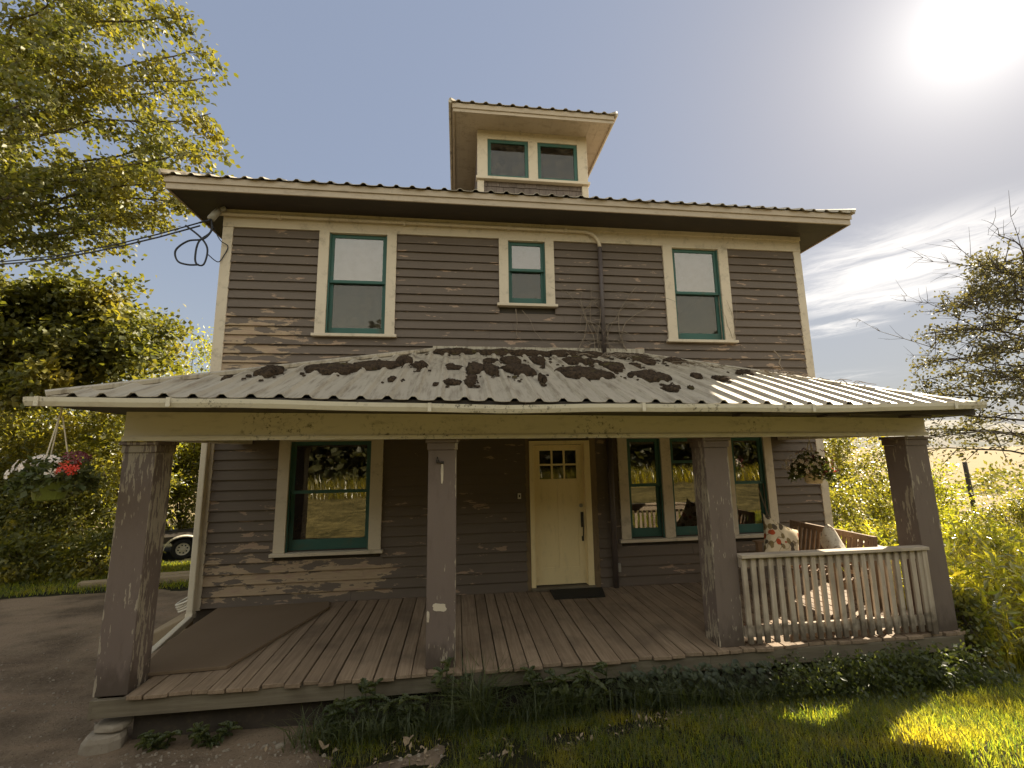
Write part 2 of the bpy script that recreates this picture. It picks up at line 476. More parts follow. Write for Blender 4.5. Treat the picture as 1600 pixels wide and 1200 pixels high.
def leaves(name, P, size, m, parent=None, upbias=.5, aspect=.55, droop=.25, jit=.35, dirs=None):
    """folded leaf blades at the points P"""
    P = np.asarray(P, dtype=np.float64)
    n = len(P)
    d = rng.normal(size=(n, 3))
    if dirs is not None:
        d = d * .7 + dirs
    d[:, 2] -= droop
    d = unit(d)
    nr = rng.normal(size=(n, 3))
    nr[:, 2] += upbias * 2.2
    nr = unit(nr - d * (nr * d).sum(1, keepdims=True))
    s = np.cross(d, nr)
    L = (size * (1 + jit * rng.uniform(-1, 1, n)))[:, None]
    W = L * aspect * .5
    fold = nr * W * .35
    a = P
    b = P + d * L * .45 + s * W + fold
    c = P + d * L
    e = P + d * L * .45 - s * W + fold
    V = np.stack([a, b, c, e], 1).reshape(-1, 3)
    i = np.arange(n)[:, None] * 4
    F = np.concatenate([i + [0, 1, 2], i + [0, 2, 3]], 1).reshape(-1, 3)
    return npmesh(name, V, F, m, parent)

def blades(name, P, h, w, m, parent=None, lean=.35, bend=.4, wind=(0, 0)):
    """curved grass blades, two segments each"""
    P = np.asarray(P, dtype=np.float64)
    n = len(P)
    an = rng.uniform(0, 2 * PI, n)
    ld = np.stack([np.cos(an) + wind[0], np.sin(an) + wind[1], np.zeros(n)], 1)
    sdv = np.stack([-np.sin(an + rng.normal(0, .9, n)), np.cos(an), np.zeros(n)], 1)
    sdv = unit(sdv)
    H = (h * rng.uniform(.45, 1.25, n))[:, None] if np.isscalar(h) else (h * rng.uniform(.55, 1.2, n))[:, None]
    lv = (lean * rng.uniform(.1, 1.4, n))[:, None]
    bv = (bend * rng.uniform(.1, 1.4, n))[:, None]
    W = (w * rng.uniform(.6, 1.3, n))[:, None]
    upv = np.array([0, 0, 1.0])
    m1 = P + (upv * .55 + ld * lv * .5) * H
    tp = P + (upv * (1 - .3 * bv) + ld * (lv + bv)) * H
    V = np.stack([P - sdv * W, P + sdv * W, m1 + sdv * W * .75, m1 - sdv * W * .75, tp], 1).reshape(-1, 3)
    i = np.arange(n)[:, None] * 5
    F = np.concatenate([i + [0, 1, 2], i + [0, 2, 3], i + [3, 2, 4]], 1).reshape(-1, 3)
    return npmesh(name, V, F, m, parent)

def vnoise(x, y, s=1.0, seed=0):
    """cheap smooth 2-d value noise, 0..1"""
    x = np.asarray(x, float) * s
    y = np.asarray(y, float) * s
    xi, yi = np.floor(x), np.floor(y)
    fx, fy = x - xi, y - yi
    fx, fy = fx * fx * (3 - 2 * fx), fy * fy * (3 - 2 * fy)
    def hsh(a, b):
        q = np.sin(a * 127.1 + b * 311.7 + seed * 74.7) * 43758.5453
        return q - np.floor(q)
    return (hsh(xi, yi) * (1 - fx) + hsh(xi + 1, yi) * fx) * (1 - fy) + (hsh(xi, yi + 1) * (1 - fx) + hsh(xi + 1, yi + 1) * fx) * fy

# ---------------------------------------------------------------- ground
def gz(x, y):
    x = np.asarray(x, float)
    y = np.asarray(y, float)
    z = -.43 + .03 * (vnoise(x, y, 1.3) - .5) + .10 * (vnoise(x, y, .25, 3) - .5)
    z = z - .062 * np.clip(y + 1, 0, 14) - .028 * np.clip(y - 13, 0, 55)
    z = z + (.20 + .13 * np.clip((x + 2) / 3, 0, 1)) * np.clip(-2.3 - y, 0, 1.8) + .06 * np.clip(-4.1 - y, 0, 4)
    z = z - .09 * np.clip(x - 9, 0, 14) * np.clip((y + 6) / 10, 0, 1)
    return z
def spaced(lims):
    out = []
    for a, b, n in lims:
        out += list(np.linspace(a, b, n, endpoint=False))
    return np.array(out + [lims[-1][1]])
gx = spaced([(-4000, -400, 8), (-400, -60, 10), (-60, -14, 16), (-14, 14, 130), (14, 60, 16), (60, 400, 10), (400, 4000, 8)])
gy = spaced([(-4000, -400, 8), (-400, -60, 10), (-60, -14, 14), (-14, 14, 130), (14, 60, 16), (60, 400, 10), (400, 4000, 8)])
def sheet(name, xs, ys, zf, m):
    X, Y = np.meshgrid(xs, ys)
    Z = zf(X, Y)
    V = np.stack([X, Y, Z], -1).reshape(-1, 3)
    nx = len(xs)
    i, j = np.meshgrid(np.arange(len(xs) - 1), np.arange(len(ys) - 1))
    a = (j * nx + i).ravel()
    return npmesh(name, V, np.stack([a, a + 1, a + nx + 1, a + nx], 1), m, None, True)
tag(sheet('ground', gx, gy, gz, 'ground'), kind='structure', label='turf lawn falling away to pale hay stubble')

def dirt_depth(x, y):                        # > 0 inside the dirt drive
    x = np.asarray(x, float)
    y = np.asarray(y, float)
    e = (-1.15 - x) + 1.3 * (vnoise(x, y, 1.1, 5) - .5) + .5 * (vnoise(x, y, 4, 6) - .5) + np.clip(-3.1 - y, -1.2, 1.5) * .6
    e = np.minimum(e, (4.05 + .05 * x) - y + .5 * (vnoise(x, y, 1.4, 8) - .5))
    return np.minimum(e, y + 4.2 + .4 * (vnoise(x, y, 1.2, 14) - .5))
tag(sheet('dirt_drive', np.linspace(-24, .6, 150), np.linspace(-10, 5, 110),
    lambda x, y: gz(x, y) + np.clip(dirt_depth(x, y) * .12, -.06, .018) + .012 * (vnoise(x, y, 6, 9) - .5), 'dirt'), kind='structure', label='bare packed dirt drive beside the porch')

# ---------------------------------------------------------------- the house
house = empty('farmhouse', (0, 0, -.43), 'two storey farmhouse with peeling brown clapboard and deep front porch', 'house')
HO = Vector((0, 0, .43))
def P(mb, name, m, parent=None, **k):        # a part of the house; meshes are in world coordinates
    o = mb.build(name, m, parent or house, **k)
    if parent is None:
        o.location = HO
    return o

XL, XR, YB = -4.4, 5.075, 9.4
EXP = .1385
def cut(a, b, holes):
    """intervals of a..b left after the holes"""
    seg = [(a, b)]
    for h0, h1 in holes:
        ns = []
        for s0, s1 in seg:
            if h1 <= s0 or h0 >= s1:
                ns.append((s0, s1))
                continue
            if h0 > s0: ns.append((s0, h0))
            if h1 < s1: ns.append((h1, s1))
        seg = ns
    return seg
# openings on the front: x0, x1, z0, z1 (outer edge of casing)
OPEN = [(-3.02, -1.86, 3.72, 5.45), (-.255, .645, 4.26, 5.45), (2.52, 3.69, 3.72, 5.45),
        (-3.4, -1.97, .66, 2.36), (1.555, 4.14, .66, 2.36), (.115, 1.205, .0, 2.36)]
wall = MB()
n_rows = int(5.41 / EXP) + 1
for k in range(n_rows):
    z0, z1 = k * EXP, (k + 1) * EXP
    if z0 < .01: z0 = .002
    if z1 > 5.41: z1 = 5.41
    hl = [(a, b) for a, b, c, d in OPEN if c < z1 - .03 and d > z0 + .03]
    for a, b in cut(XL + .13, XR - .12, sorted(hl)):
        if b - a < .02: continue
        # break into boards here and there
        cuts = [a]
        while b - cuts[-1] > 3.2:
            cuts.append(cuts[-1] + random.uniform(1.4, 3.0))
        cuts.append(b)
        for c0, c1 in zip(cuts, cuts[1:]):
            w = random.uniform(-.0025, .0025)
            wall.prism_x([(.02, z0), (-.012, z0 + .006), (-.034 + w, z0), (-.034 + w, z0 + .006), (-.006 + w, z1 + .004), (.02, z1 + .004)], c0, c1 - (.002 if c1 < b else 0))
P(wall, 'clapboard_wall', 'siding')
# solid wall behind the boards, side and back walls, so the rooms are dark
core = MB()
zs = sorted({0.0, 5.68} | {o[2] + .02 for o in OPEN} | {min(o[3], 5.4) for o in OPEN})
for z0, z1 in zip(zs, zs[1:]):
    hl = sorted([(o[0] + .04, o[1] - .04) for o in OPEN if o[2] + .02 < z1 - .001 and min(o[3], 5.4) > z0 + .001])
    for a, b in cut(XL + .02, XR - .02, hl):
        core.box(a, b, .021, .12, z0, z1)
core.box(XL + .02, XR - .02, YB - .1, YB, -.3, 5.68)
core.box(XL + .02, XR - .02, .121, YB - .1, -.3, -.05)
core.box(XL + .12, XR - .12, .121, YB - .1, 2.75, 3.0)
core.box(XL + .12, XR - .12, .125, YB - .1, 5.6, 5.66)
core.box(XL + .12, XL + .2, 2.0, 2.05, 0, 5.6)
for xx in (-1.2, 1.35):
    core.box(xx, xx + .1, .125, YB - .1, 0, 5.6)
P(core, 'interior_wall', 'interior')
for s, xx in ((-1, XL), (1, XR)):
    side = MB()
    side.box(min(xx, xx - s * .1), max(xx, xx - s * .1), .10, YB, -.3, 5.68)
    for k in range(n_rows):
        z0, z1 = k * EXP, min((k + 1) * EXP, 5.6)
        a = [(xx - s * .002, .13, z0), (xx + s * .022, .13, z0), (xx + s * .006, .13, z1), (xx - s * .002, .13, z1)]
        b = [(p[0], YB - .1, p[2]) for p in a]
        side.add(a + b, [(0, 1, 2, 3), (7, 6, 5, 4), (0, 4, 5, 1), (1, 5, 6, 2), (2, 6, 7, 3), (3, 7, 4, 0)])
    P(side, 'side_wall', 'siding')
fd = MB().box(XL + .03, XR - .03, .04, YB - .02, -1.4, -.002)
P(fd, 'foundation', 'foundation')
for a, b in ((XL - .012, XL + .135), (XR - .125, XR + .012)):
    cb = MB().box(a, b, -.034, .12, -.02, 5.402)
    P(cb, 'corner_board', 'trim', bevel=.004)
fz = MB().box(XL - .014, XR + .014, -.038, .1, 5.404, 5.672)
fz.box(XL - .02, XR + .02, -.058, -.0385, 5.60, 5.672)
P(fz, 'frieze_board', 'trim', bevel=.003)

# eaves: soffit, fascia, ribbed roof
EX0, EX1, EY0, EY1 = -4.93, 5.62, -.545, YB + .55
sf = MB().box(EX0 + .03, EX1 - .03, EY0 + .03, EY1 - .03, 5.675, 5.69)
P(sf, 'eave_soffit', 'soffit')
fa = MB()
for (a, b, c, d) in ((EX0, EX1, EY0, EY0 + .028), (EX0, EX1, EY1 - .028, EY1), (EX0, EX0 + .028, EY0 + .028, EY1 - .028), (EX1 - .028, EX1, EY0 + .028, EY1 - .028)):
    fa.box(a, b, c, d, 5.665, 5.80)
fa.box(EX0 - .018, EX1 + .018, EY0 - .02, EY0 - .0005, 5.755, 5.85)
P(fa, 'eave_fascia', 'eave_trim', bevel=.003)
RIB = .232
def rib_profile(x0, x1, ph=0.0):
    """x, height samples of trapezoid ribs"""
    pts = []
    k = math.floor((x0 - ph) / RIB) - 1
    while ph + k * RIB < x1 + RIB:
        c = ph + k * RIB
        pts += [(c - .046, 0), (c - .016, .030), (c + .016, .030), (c + .046, 0)]
        for q in (.35, .65):
            pts.append((c + .042 + (RIB - .084) * q, -.004))
        k += 1
    pts = [p for p in pts if x0 <= p[0] <= x1]
    return [(x0, 0)] + pts + [(x1, 0)]
def ribbed_plane(mb, prof, y0f, y1f, zf, th=.006, ny=6, wob=.006):
    """sheet over prof, from y0f(x) to y1f(x), height zf(x, y)"""
    n = len(prof)
    base = len(mb.v)
    for i, (x, h) in enumerate(prof):
        a, b = y0f(x), y1f(x)
        for j in range(ny + 1):
            y = a + (b - a) * j / ny
            w = wob * (float(vnoise(x, y, 2.2, 2)) - .5)
            mb.v.append((x, y, zf(x, y) + h + w))
            mb.v.append((x, y, zf(x, y) + h + w - th))
    R = 2 * (ny + 1)
    for i in range(n - 1):
        for j in range(ny):
            a, b = base + i * R + 2 * j, base + (i + 1) * R + 2 * j
            mb.f.append((a, b, b + 2, a + 2))
            mb.f.append((a + 1, a + 3, b + 3, b + 1))
        a, b = base + i * R, base + (i + 1) * R
        mb.f.append((a, a + 1, b + 1, b))
    return mb
PT = .50
RX0, RX1, RY0, RY1 = EX0 - .055, EX1 + .055, EY0 - .06, EY1 + .06
RZ = 5.852
hd = (RY1 - RY0) / 2
rf = MB()
ribbed_plane(rf, rib_profile(RX0, RX1, .05), lambda x: RY0 + .012 * math.sin(x * 9), lambda x: RY0 + max(.02, min(hd, x - RX0, RX1 - x)), lambda x, y: RZ + PT * (y - RY0), ny=5)
zt = RZ + PT * hd
rf.add([(RX0, RY0, RZ - .008), (RX0, RY1, RZ), (RX0 + hd, RY0 + hd, zt - .004)], [(0, 2, 1)])
rf.add([(RX1, RY0, RZ - .008), (RX1, RY1, RZ), (RX1 - hd, RY0 + hd, zt - .004)], [(0, 1, 2)])
rf.add([(RX0, RY1, RZ), (RX1, RY1, RZ), (RX1 - hd, RY0 + hd, zt), (RX0 + hd, RY0 + hd, zt)], [(0, 3, 2, 1)])
rf.tube([(RX0, RY0, RZ + .02), (RX0 + hd, RY0 + hd, zt + .03)], .045, 6)
rf.tube([(RX1, RY0, RZ + .02), (RX1 - hd, RY0 + hd, zt + .03)], .045, 6)
P(rf, 'hip_roof', 'roof')

# ---------------------------------------------------------------- windows
def sash_frame(x0, x1, z0, z1, y0, y1, st=.05, tr=.05, br=.07):
    f = MB()
    f.box(x0, x0 + st, y0, y1, z0, z1).box(x1 - st, x1, y0, y1, z0, z1)
    f.box(x0 + st, x1 - st, y0, y1, z1 - tr, z1).box(x0 + st, x1 - st, y0, y1, z0, z0 + br)
    return f
def sub(mb, name, m, parent, **k):
    return mb.build(name, m, parent, **k)
def window(cx0, cx1, cz0, cz1, units, label, sill_z, up_glass='glass', blind=False, screen=False, mull=()):
    """casing with double hung units: (x0, x1, z0, z1, z_meet)"""
    c = MB()
    xs0, xs1 = units[0][0], units[-1][1]
    c.box(cx0, xs0, -.05, .12, sill_z, cz1)
    c.box(xs1, cx1, -.05, .12, sill_z, cz1)
    for a, b in mull:
        c.box(a, b, -.05, .12, sill_z, units[0][3] - .001)
    if cz1 - units[0][3] > .02:
        c.box(xs0, xs1, -.05, .12, units[0][3], cz1)
    w = c.build('window', 'trim', house, bevel=.003)
    w.location = HO
    tag(w, label)
    s = MB().box(cx0 - .035, cx1 + .035, -.085, .12, sill_z - .045, sill_z - .001)
    sub(s, 'sill', 'trim', w, bevel=.004)
    for (x0, x1, z0, z1, zm) in units:
        lo = sash_frame(x0 + .012, x1 - .012, sill_z, zm + .02, .045, .08, .055, .045, z0 - sill_z + .085)
        up_ = sash_frame(x0 + .012, x1 - .012, zm - .025, z1 - .002, .006, .042, .055, .055, .045)
        # stops either side, painted with the sash
        lo.box(x0 + .0005, x0 + .022, -.022, .005, sill_z, z1 - .003).box(x1 - .022, x1 - .0005, -.022, .005, sill_z, z1 - .003)
        sub(up_, 'sash', 'sash', w, bevel=.003)
        sub(lo, 'sash', 'sash', w, bevel=.003)
        g = MB().box(x0 + .06, x1 - .06, .02, .024, zm + .015, z1 - .05)
        sub(g, 'pane', up_glass, w)
        g = MB().box(x0 + .06, x1 - .06, .060, .064, z0 + .08, zm - .02)
        sub(g, 'pane', 'glass' if not screen else 'screen', w)
        if blind:
            b = MB().box(x0 + .03, x1 - .03, .135, .139, zm + blind, z1)
            b.box(x0 + .03, x1 - .03, .13, .145, zm + blind - .02, zm + blind - .0005)
            sub(b, 'blind', 'blind', w)
    return w
ZU = 5.403
window(-3.02, -1.86, 3.72, ZU, [(-2.87, -2.005, 3.80, 5.375, 4.61)], 'tall upper window with blind down to the meeting rail', 3.77, 'glass_up', -.02, True)
window(-.255, .645, 4.26, ZU, [(-.105, .50, 4.35, 5.375, 4.90)], 'small square window over the porch roof', 4.31, 'glass_up', .08, True)
window(2.52, 3.69, 3.72, ZU, [(2.685, 3.52, 3.82, 5.375, 4.60)], 'tall upper window with dried vine across one casing', 3.77, 'glass_up', .1, True)
window(-3.4, -1.97, .66, 2.36, [(-3.25, -2.14, .735, 2.18, 1.475)], 'wide porch window left of the door', .665)
window(1.555, 4.14, .66, 2.36, [(1.705, 2.25, .72, 2.17, 1.455), (2.41, 3.28, .72, 2.17, 1.8), (3.445, 4.0, .72, 2.17, 1.455)], 'triple porch window right of the door', .665, mull=((2.2505, 2.4095), (3.2805, 3.4445)))

# ---------------------------------------------------------------- door
dr = MB()
dx0, dx1, dz0, dz1 = .242, 1.010, .062, 2.085
gx0, gx1, gz0, gz1 = .335, .905, 1.575, 2.0
dr.box(dx0, gx0, .012, .055, dz0, dz1).box(gx1, dx1, .012, .055, dz0, dz1)
dr.box(gx0, gx1, .012, .055, dz0, .30).box(gx0, gx1, .012, .055, gz1, dz1).box(gx0, gx1, .012, .055, 1.42, gz0)
dr.box(gx0, .60, .0175, .055, .30, 1.42).box(.64, gx1, .0175, .055, .30, 1.42).box(.60, .64, .012, .055, .30, 1.42)
for i in range(1, 3):
    xx = gx0 + (gx1 - gx0) * i / 3
    dr.box(xx - .014, xx + .014, .013, .054, gz0, gz1)
zz = (gz0 + gz1) / 2
for i in range(3):
    a = gx0 + (gx1 - gx0) * i / 3 + (.014 if i else 0)
    b = gx0 + (gx1 - gx0) * (i + 1) / 3 - (.014 if i < 2 else 0)
    dr.box(a, b, .0135, .0535, zz - .014, zz + .014)
door = P(dr, 'front_door', 'door', bevel=.002)
tag(door, 'pale yellow front door with six small square panes')
sub(MB().box(gx0, gx1, .030, .034, gz0, gz1), 'pane', 'screen', door)
hb = MB().box(.945, .987, -.002, .0118, .86, 1.08).box(.951, .981, -.002, .0118, .66, .73)
hb.tube([(.966, -.002, 1.0), (.966, -.045, .985), (.966, -.052, .88), (.966, -.03, .74), (.966, -.002, .70)], .009, 8)
hb.box(.955, .977, -.03, -.003, 1.0, 1.02)
sub(hb, 'handle', 'iron', door, bevel=.002)
sub(MB().lathe([(.028, .0118), (.028, -.004), (.014, -.012)], (.955, 0, 1.175), 16, 'y'), 'deadbolt', 'metal', door)
df = MB().box(.172, .236, -.052, .10, .045, 2.15).box(1.016, 1.106, -.052, .10, .045, 2.15).box(.236, 1.016, -.05, .10, 2.091, 2.15)
df.box(.2365, .2415, .0, .1, .045, 2.09).box(1.0, 1.0155, -.004, .0115, .05, 2.09)
P(df, 'door_frame', 'door', bevel=.003)
P(MB().box(.17, 1.12, -.075, .11, .003, .044), 'threshold', 'rim', bevel=.004)
for a, b in ((.112, .171), (1.107, 1.208)):
    rw = MB()
    z = .004
    while z < 2.3:
        h = random.uniform(.12, .5)
        e = random.uniform(-.012, .006)
        rw.box(a if a > 1 else a + e, b - e * (a > 1), -.02 + random.uniform(-.006, .004), .1, z, min(z + h, 2.34))
        z += h
    P(rw, 'rough_opening_board', 'rough_wood')
P(MB().box(.115, 1.205, .0, .1, 2.155, 2.36), 'header_board', 'siding')
bell = P(MB().box(-.012, .036, -.042, -.018, 1.30, 1.38), 'doorbell', 'white_plastic', bevel=.003)
sub(MB().box(.002, .022, -.048, -.0425, 1.325, 1.36), 'button', 'iron', bell)
ou = P(MB().box(1.455, 1.51, -.07, -.02, .21, .33), 'outlet_box', 'metal', bevel=.004)

# pipes on the wall
pp = MB().tube([(XL - .07, -.085, 5.575), (-2, -.085, 5.572), (.9, -.085, 5.565), (1.15, -.085, 5.562)], .027, 10)
for xx in (-3.6, -1.75, -.1, .85):
    pp.box(xx - .02, xx + .02, -.116, -.058, 5.53, 5.605)
P(pp, 'conduit_pipe', 'trim', smooth=False)
pts = [(1.15, -.085, 5.562)] + [(1.15 + .26 * math.sin(a), -.085, 5.302 + .26 * math.cos(a)) for a in np.linspace(.25, PI / 2, 7)]
pv = MB().tube(pts, .028, 10)
P(pv, 'conduit_bend', 'trim', smooth=True)
P(MB().tube([(1.41, -.085, 5.30), (1.408, -.085, 4.4), (1.405, -.085, 3.45)], .034, 10), 'conduit_riser', 'pipe', smooth=True)
P(MB().tube([(1.42, -.075, 2.36), (1.42, -.075, .004)], .042, 10), 'soil_pipe', 'pipe', smooth=True)

# ---------------------------------------------------------------- dormer
DX0, DX1, DY = -.565, 1.44, .5
dm = MB()
def rz_at(y):
    return RZ + PT * (y - RY0)
for s, xx in ((1, DX0), (-1, DX1)):
    a, b = min(xx, xx + s * .08), max(xx, xx + s * .08)
    dm.hexa([(a, DY + .02, 6.2), (b, DY + .02, 6.2), (b, 3.6, 7.6), (a, 3.6, 7.6)], [(a, DY + .02, 7.75), (b, DY + .02, 7.75), (b, 3.6, 7.75), (a, 3.6, 7.75)])
dm.box(DX0 + .08, DX1 - .08, DY + .04, DY + .1, 6.2, 6.8)
row, z = 0, 6.28
while z < 6.80:
    x = DX0 + .12 - random.uniform(0, .1)
    while x < DX1 - .12:
        w = random.uniform(.11, .22)
        a, b = max(x, DX0 + .115), min(x + w - .004, DX1 - .115)
        if b - a > .02:
            zb = z + random.uniform(-.006, .006)
            dm.prism_x([(DY + .04, zb), (DY + .004, zb), (DY + .018, min(z + .135, 6.805)), (DY + .04, min(z + .135, 6.805))], a, b)
        x += w
    z += .13
dorm = P(dm, 'dormer', 'shingle')
tag(dorm, 'hipped attic dormer with two small windows over shingles')
c = MB()
c.box(DX0 - .006, -.39, DY - .03, DY + .12, 6.82, 7.745)
c.box(.35, .52, DY - .03, DY + .12, 6.82, 7.575).box(1.262, DX1 + .006, DY - .03, DY + .12, 6.82, 7.745)
c.box(-.39, 1.262, DY - .03, DY + .12, 7.576, 7.745)
c.box(DX0 - .006, DX0 + .11, DY - .03, DY + .12, 6.2, 6.76).box(DX1 - .11, DX1 + .006, DY - .03, DY + .12, 6.2, 6.76)
sub(c, 'casing', 'trim', dorm, bevel=.003)
sub(MB().box(DX0 - .03, DX1 + .03, DY - .075, DY + .05, 6.765, 6.815), 'sill', 'trim', dorm, bevel=.004)
for a, b in ((-.389, .349), (.521, 1.261)):
    sub(sash_frame(a, b, 6.822, 7.574, DY - .012, DY + .03, .06, .06, .06), 'sash', 'sash', dorm, bevel=.003)
    sub(MB().box(a + .05, b - .05, DY + .01, DY + .014, 6.87, 7.52), 'pane', 'screen', dorm)
    sub(MB().box(a, b, DY + .15, DY + .16, 6.7, 7.7), 'blind', 'interior', dorm)  # dark sheet behind the pane, standing in for the unlit room
QX0, QX1, QY = -1.0, 1.82, .05
s = MB()
yb = 3.4
k = 0
xx = QX0 + .03
while xx < QX1 - .03:                         # beaded boards along the eave
    s.box(xx, min(xx + .084, QX1 - .03), QY + .03, yb, 7.745 + (.002 if k % 2 else 0), 7.76)
    xx += .0855
    k += 1
sub(s, 'eave_soffit', 'eave_trim', dorm)
s = MB()
s.box(QX0, QX1, QY, QY + .028, 7.715, 7.80).box(QX0 - .016, QX1 + .016, QY - .018, QY - .0005, 7.775, 7.865)
for a, b in ((QX0, QX0 + .028), (QX1 - .028, QX1)):
    s.box(a, b, QY + .0285, yb, 7.715, 7.80)
for a, b in ((QX0 - .016, QX0 - .0005), (QX1 + .0005, QX1 + .016)):
    s.box(a, b, QY, yb, 7.775, 7.865)
sub(s, 'eave_fascia', 'eave_trim', dorm, bevel=.003)
s = MB()
x0, x1, y0 = QX0 - .05, QX1 + .05, QY - .05
mx = (x0 + x1) / 2
hw = mx - x0
ribbed_plane(s, rib_profile(x0, x1, .02), lambda x: y0, lambda x: y0 + max(.02, min(x - x0, x1 - x)), lambda x, y: 7.872 + .32 * (y - y0), ny=3)
zt2 = 7.872 + .32 * hw
s.add([(x0, y0, 7.868), (x0, 4.5, 7.868), (mx, 4.5, zt2), (mx, y0 + hw, zt2)], [(0, 3, 2, 1)])
s.add([(x1, y0, 7.868), (x1, 4.5, 7.868), (mx, 4.5, zt2), (mx, y0 + hw, zt2)], [(0, 1, 2, 3)])
s.tube([(x0, y0, 7.885), (mx, y0 + hw, zt2 + .02)], .035, 6).tube([(x1, y0, 7.885), (mx, y0 + hw, zt2 + .02)], .035, 6)
for xx in (x0, x1):
    s.tube([(xx, y0, 7.86), (xx, 4.4, 7.86)], .03, 6)
sub(s, 'dormer_roof', 'roof', dorm)

# ---------------------------------------------------------------- porch
def zsag(x):
    return -.0122 * (x + .4)
SL = .403
PX0, PX1, PY0 = -4.28, 4.65, -2.62
HX0, HX1 = -1.23, 2.03
def pz(x, y):
    return 2.468 + zsag(x) + SL * (y - PY0)
pr = MB()
def hip_y(x):
    if x < HX0: return PY0 + 2.62 * (x - PX0) / (HX0 - PX0)
    if x > HX1: return PY0 + 2.62 * (PX1 - x) / (PX1 - HX1)
    return 0.0
ribbed_plane(pr, rib_profile(PX0, PX1, .09), lambda x: PY0 - .012 + .012 * math.sin(x * 2.1) + .008 * math.sin(x * 7), lambda x: max(PY0 + .02, hip_y(x) - .028), pz, ny=9, wob=.010)
zl, zr = pz(PX0, PY0), pz(PX1, PY0)
pr.add([(PX0, PY0, zl - .01), (PX0, .0, zl - .01), (HX0, -.0, pz(HX0, 0)), ], [(0, 2, 1)])
pr.add([(PX1, PY0, zr - .01), (PX1, .0, zr - .01), (HX1, -.0, pz(HX1, 0)), ], [(0, 1, 2)])
pr.tube([(PX0 - .01, PY0 - .01, zl + .005), (HX0, -.03, pz(HX0, 0) + .02)], .032, 6)
pr.tube([(PX1 + .01, PY0 - .01, zr + .005), (HX1, -.03, pz(HX1, 0) + .02)], .032, 6)
pr.box(HX0 - .05, HX1 + .05, -.06, -.03, 3.48, 3.60)
porch_roof = P(pr, 'porch_roof', 'roof')
pf = MB()
N = 12
for i in range(N):
    a, b = PX0 + .03 + (PX1 - PX0 - .06) * i / N, PX0 + .03 + (PX1 - PX0 - .06) * (i + 1) / N
    za, zb = 2.468 + zsag(a), 2.468 + zsag(b)
    pf.hexa([(a, PY0 + .02, za - .10), (b, PY0 + .02, zb - .10), (b, PY0 + .05, zb - .10), (a, PY0 + .05, za - .10)], [(a, PY0 + .02, za - .006), (b, PY0 + .02, zb - .006), (b, PY0 + .05, zb + .004), (a, PY0 + .05, za + .004)])
for x0, zz in ((PX0 + .03, zl), (PX1 - .06, zr)):
    pf.box(x0, x0 + .03, PY0 + .051, -.04, zz - .1, zz - .012)
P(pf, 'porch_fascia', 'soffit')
# shelf between fascia and beam
ps = MB()
for i in range(N):
    a, b = PX0 + .031 + (PX1 - PX0 - .062) * i / N, PX0 + .031 + (PX1 - PX0 - .062) * (i + 1) / N
    za, zb = 2.468 + zsag(a) - .098, 2.468 + zsag(b) - .098
    ps.hexa([(a, PY0 + .052, za), (b, PY0 + .052, zb), (b, -.04, zb), (a, -.04, za)], [(a, PY0 + .052, za + .015), (b, PY0 + .052, zb + .015), (b, -.04, zb + .015), (a, -.04, za + .015)])
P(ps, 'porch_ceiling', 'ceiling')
# beam along the front and the two returns
bm = MB()
def bb(x): return 2.135 - .0044 * (x + .4)
for i in range(N):
    a, b = -3.955 + 8.41 * i / N, -3.955 + 8.41 * (i + 1) / N
    ta, tb = 2.366 + zsag(a), 2.366 + zsag(b)
    for (y0, y1, lo) in ((-2.20, -2.0, 0.0),):
        bm.hexa([(a, y0, bb(a)), (b, y0, bb(b)), (b, y1, bb(b)), (a, y1, bb(a))], [(a, y0, ta), (b, y0, tb), (b, y1, tb), (a, y1, ta)])
    bm.hexa([(a, -2.225, bb(a) - .012), (b, -2.225, bb(b) - .012), (b, -2.2005, bb(b) - .012), (a, -2.2005, bb(a) - .012)], [(a, -2.225, bb(a) + .028), (b, -2.225, bb(b) + .028), (b, -2.2005, bb(b) + .028), (a, -2.2005, bb(a) + .028)])
bm.box(-3.955, -3.76, -1.999, -.05, 2.15, 2.40).box(4.26, 4.455, -1.999, -.05, 2.115, 2.30)
P(bm, 'porch_beam', 'beam')
# gutter
gt = MB()
prof = [(0, 0), (-.012, -.055), (-.05, -.085), (-.10, -.085), (-.118, -.04), (-.122, .004), (-.114, .004), (-.11, -.038), (-.096, -.076), (-.052, -.076), (-.02, -.05), (-.008, 0)]
xs = np.linspace(-4.37, 4.62, 24)
for i in range(len(xs) - 1):
    a, b = xs[i], xs[i + 1]
    vs = []
    for x in (a, b):
        dz = 2.413 + max(0.0, -.0185 * (x + .4)) + .02 * max(0.0, x - 3.2) / 1.4 + .006 * math.sin(x * 1.7) + .003 * math.sin(x * 4.1)
        vs += [(x, PY0 + .018 + p[0] * .9, dz + p[1] * .82) for p in prof]
    n = len(prof)
    gt.add(vs, [(j, (j + 1) % n, (j + 1) % n + n, j + n) for j in range(n)])
for x, sgn in ((-4.37, 1), (4.62, -1)):
    dz = 2.413 + max(0.0, -.0185 * (x + .4)) + .02 * max(0.0, x - 3.2) / 1.4 + .006 * math.sin(x * 1.7) + .003 * math.sin(x * 4.1)
    gt.prism_x([(PY0 + .018 - .11 * p, dz - .07 * q) for p, q in ((0, 0), (.1, .7), (.45, 1), (.8, 1), (.98, .5), (1, 0))], min(x, x - sgn * .01), max(x, x - sgn * .01))
gut = P(gt, 'gutter', 'gutter')
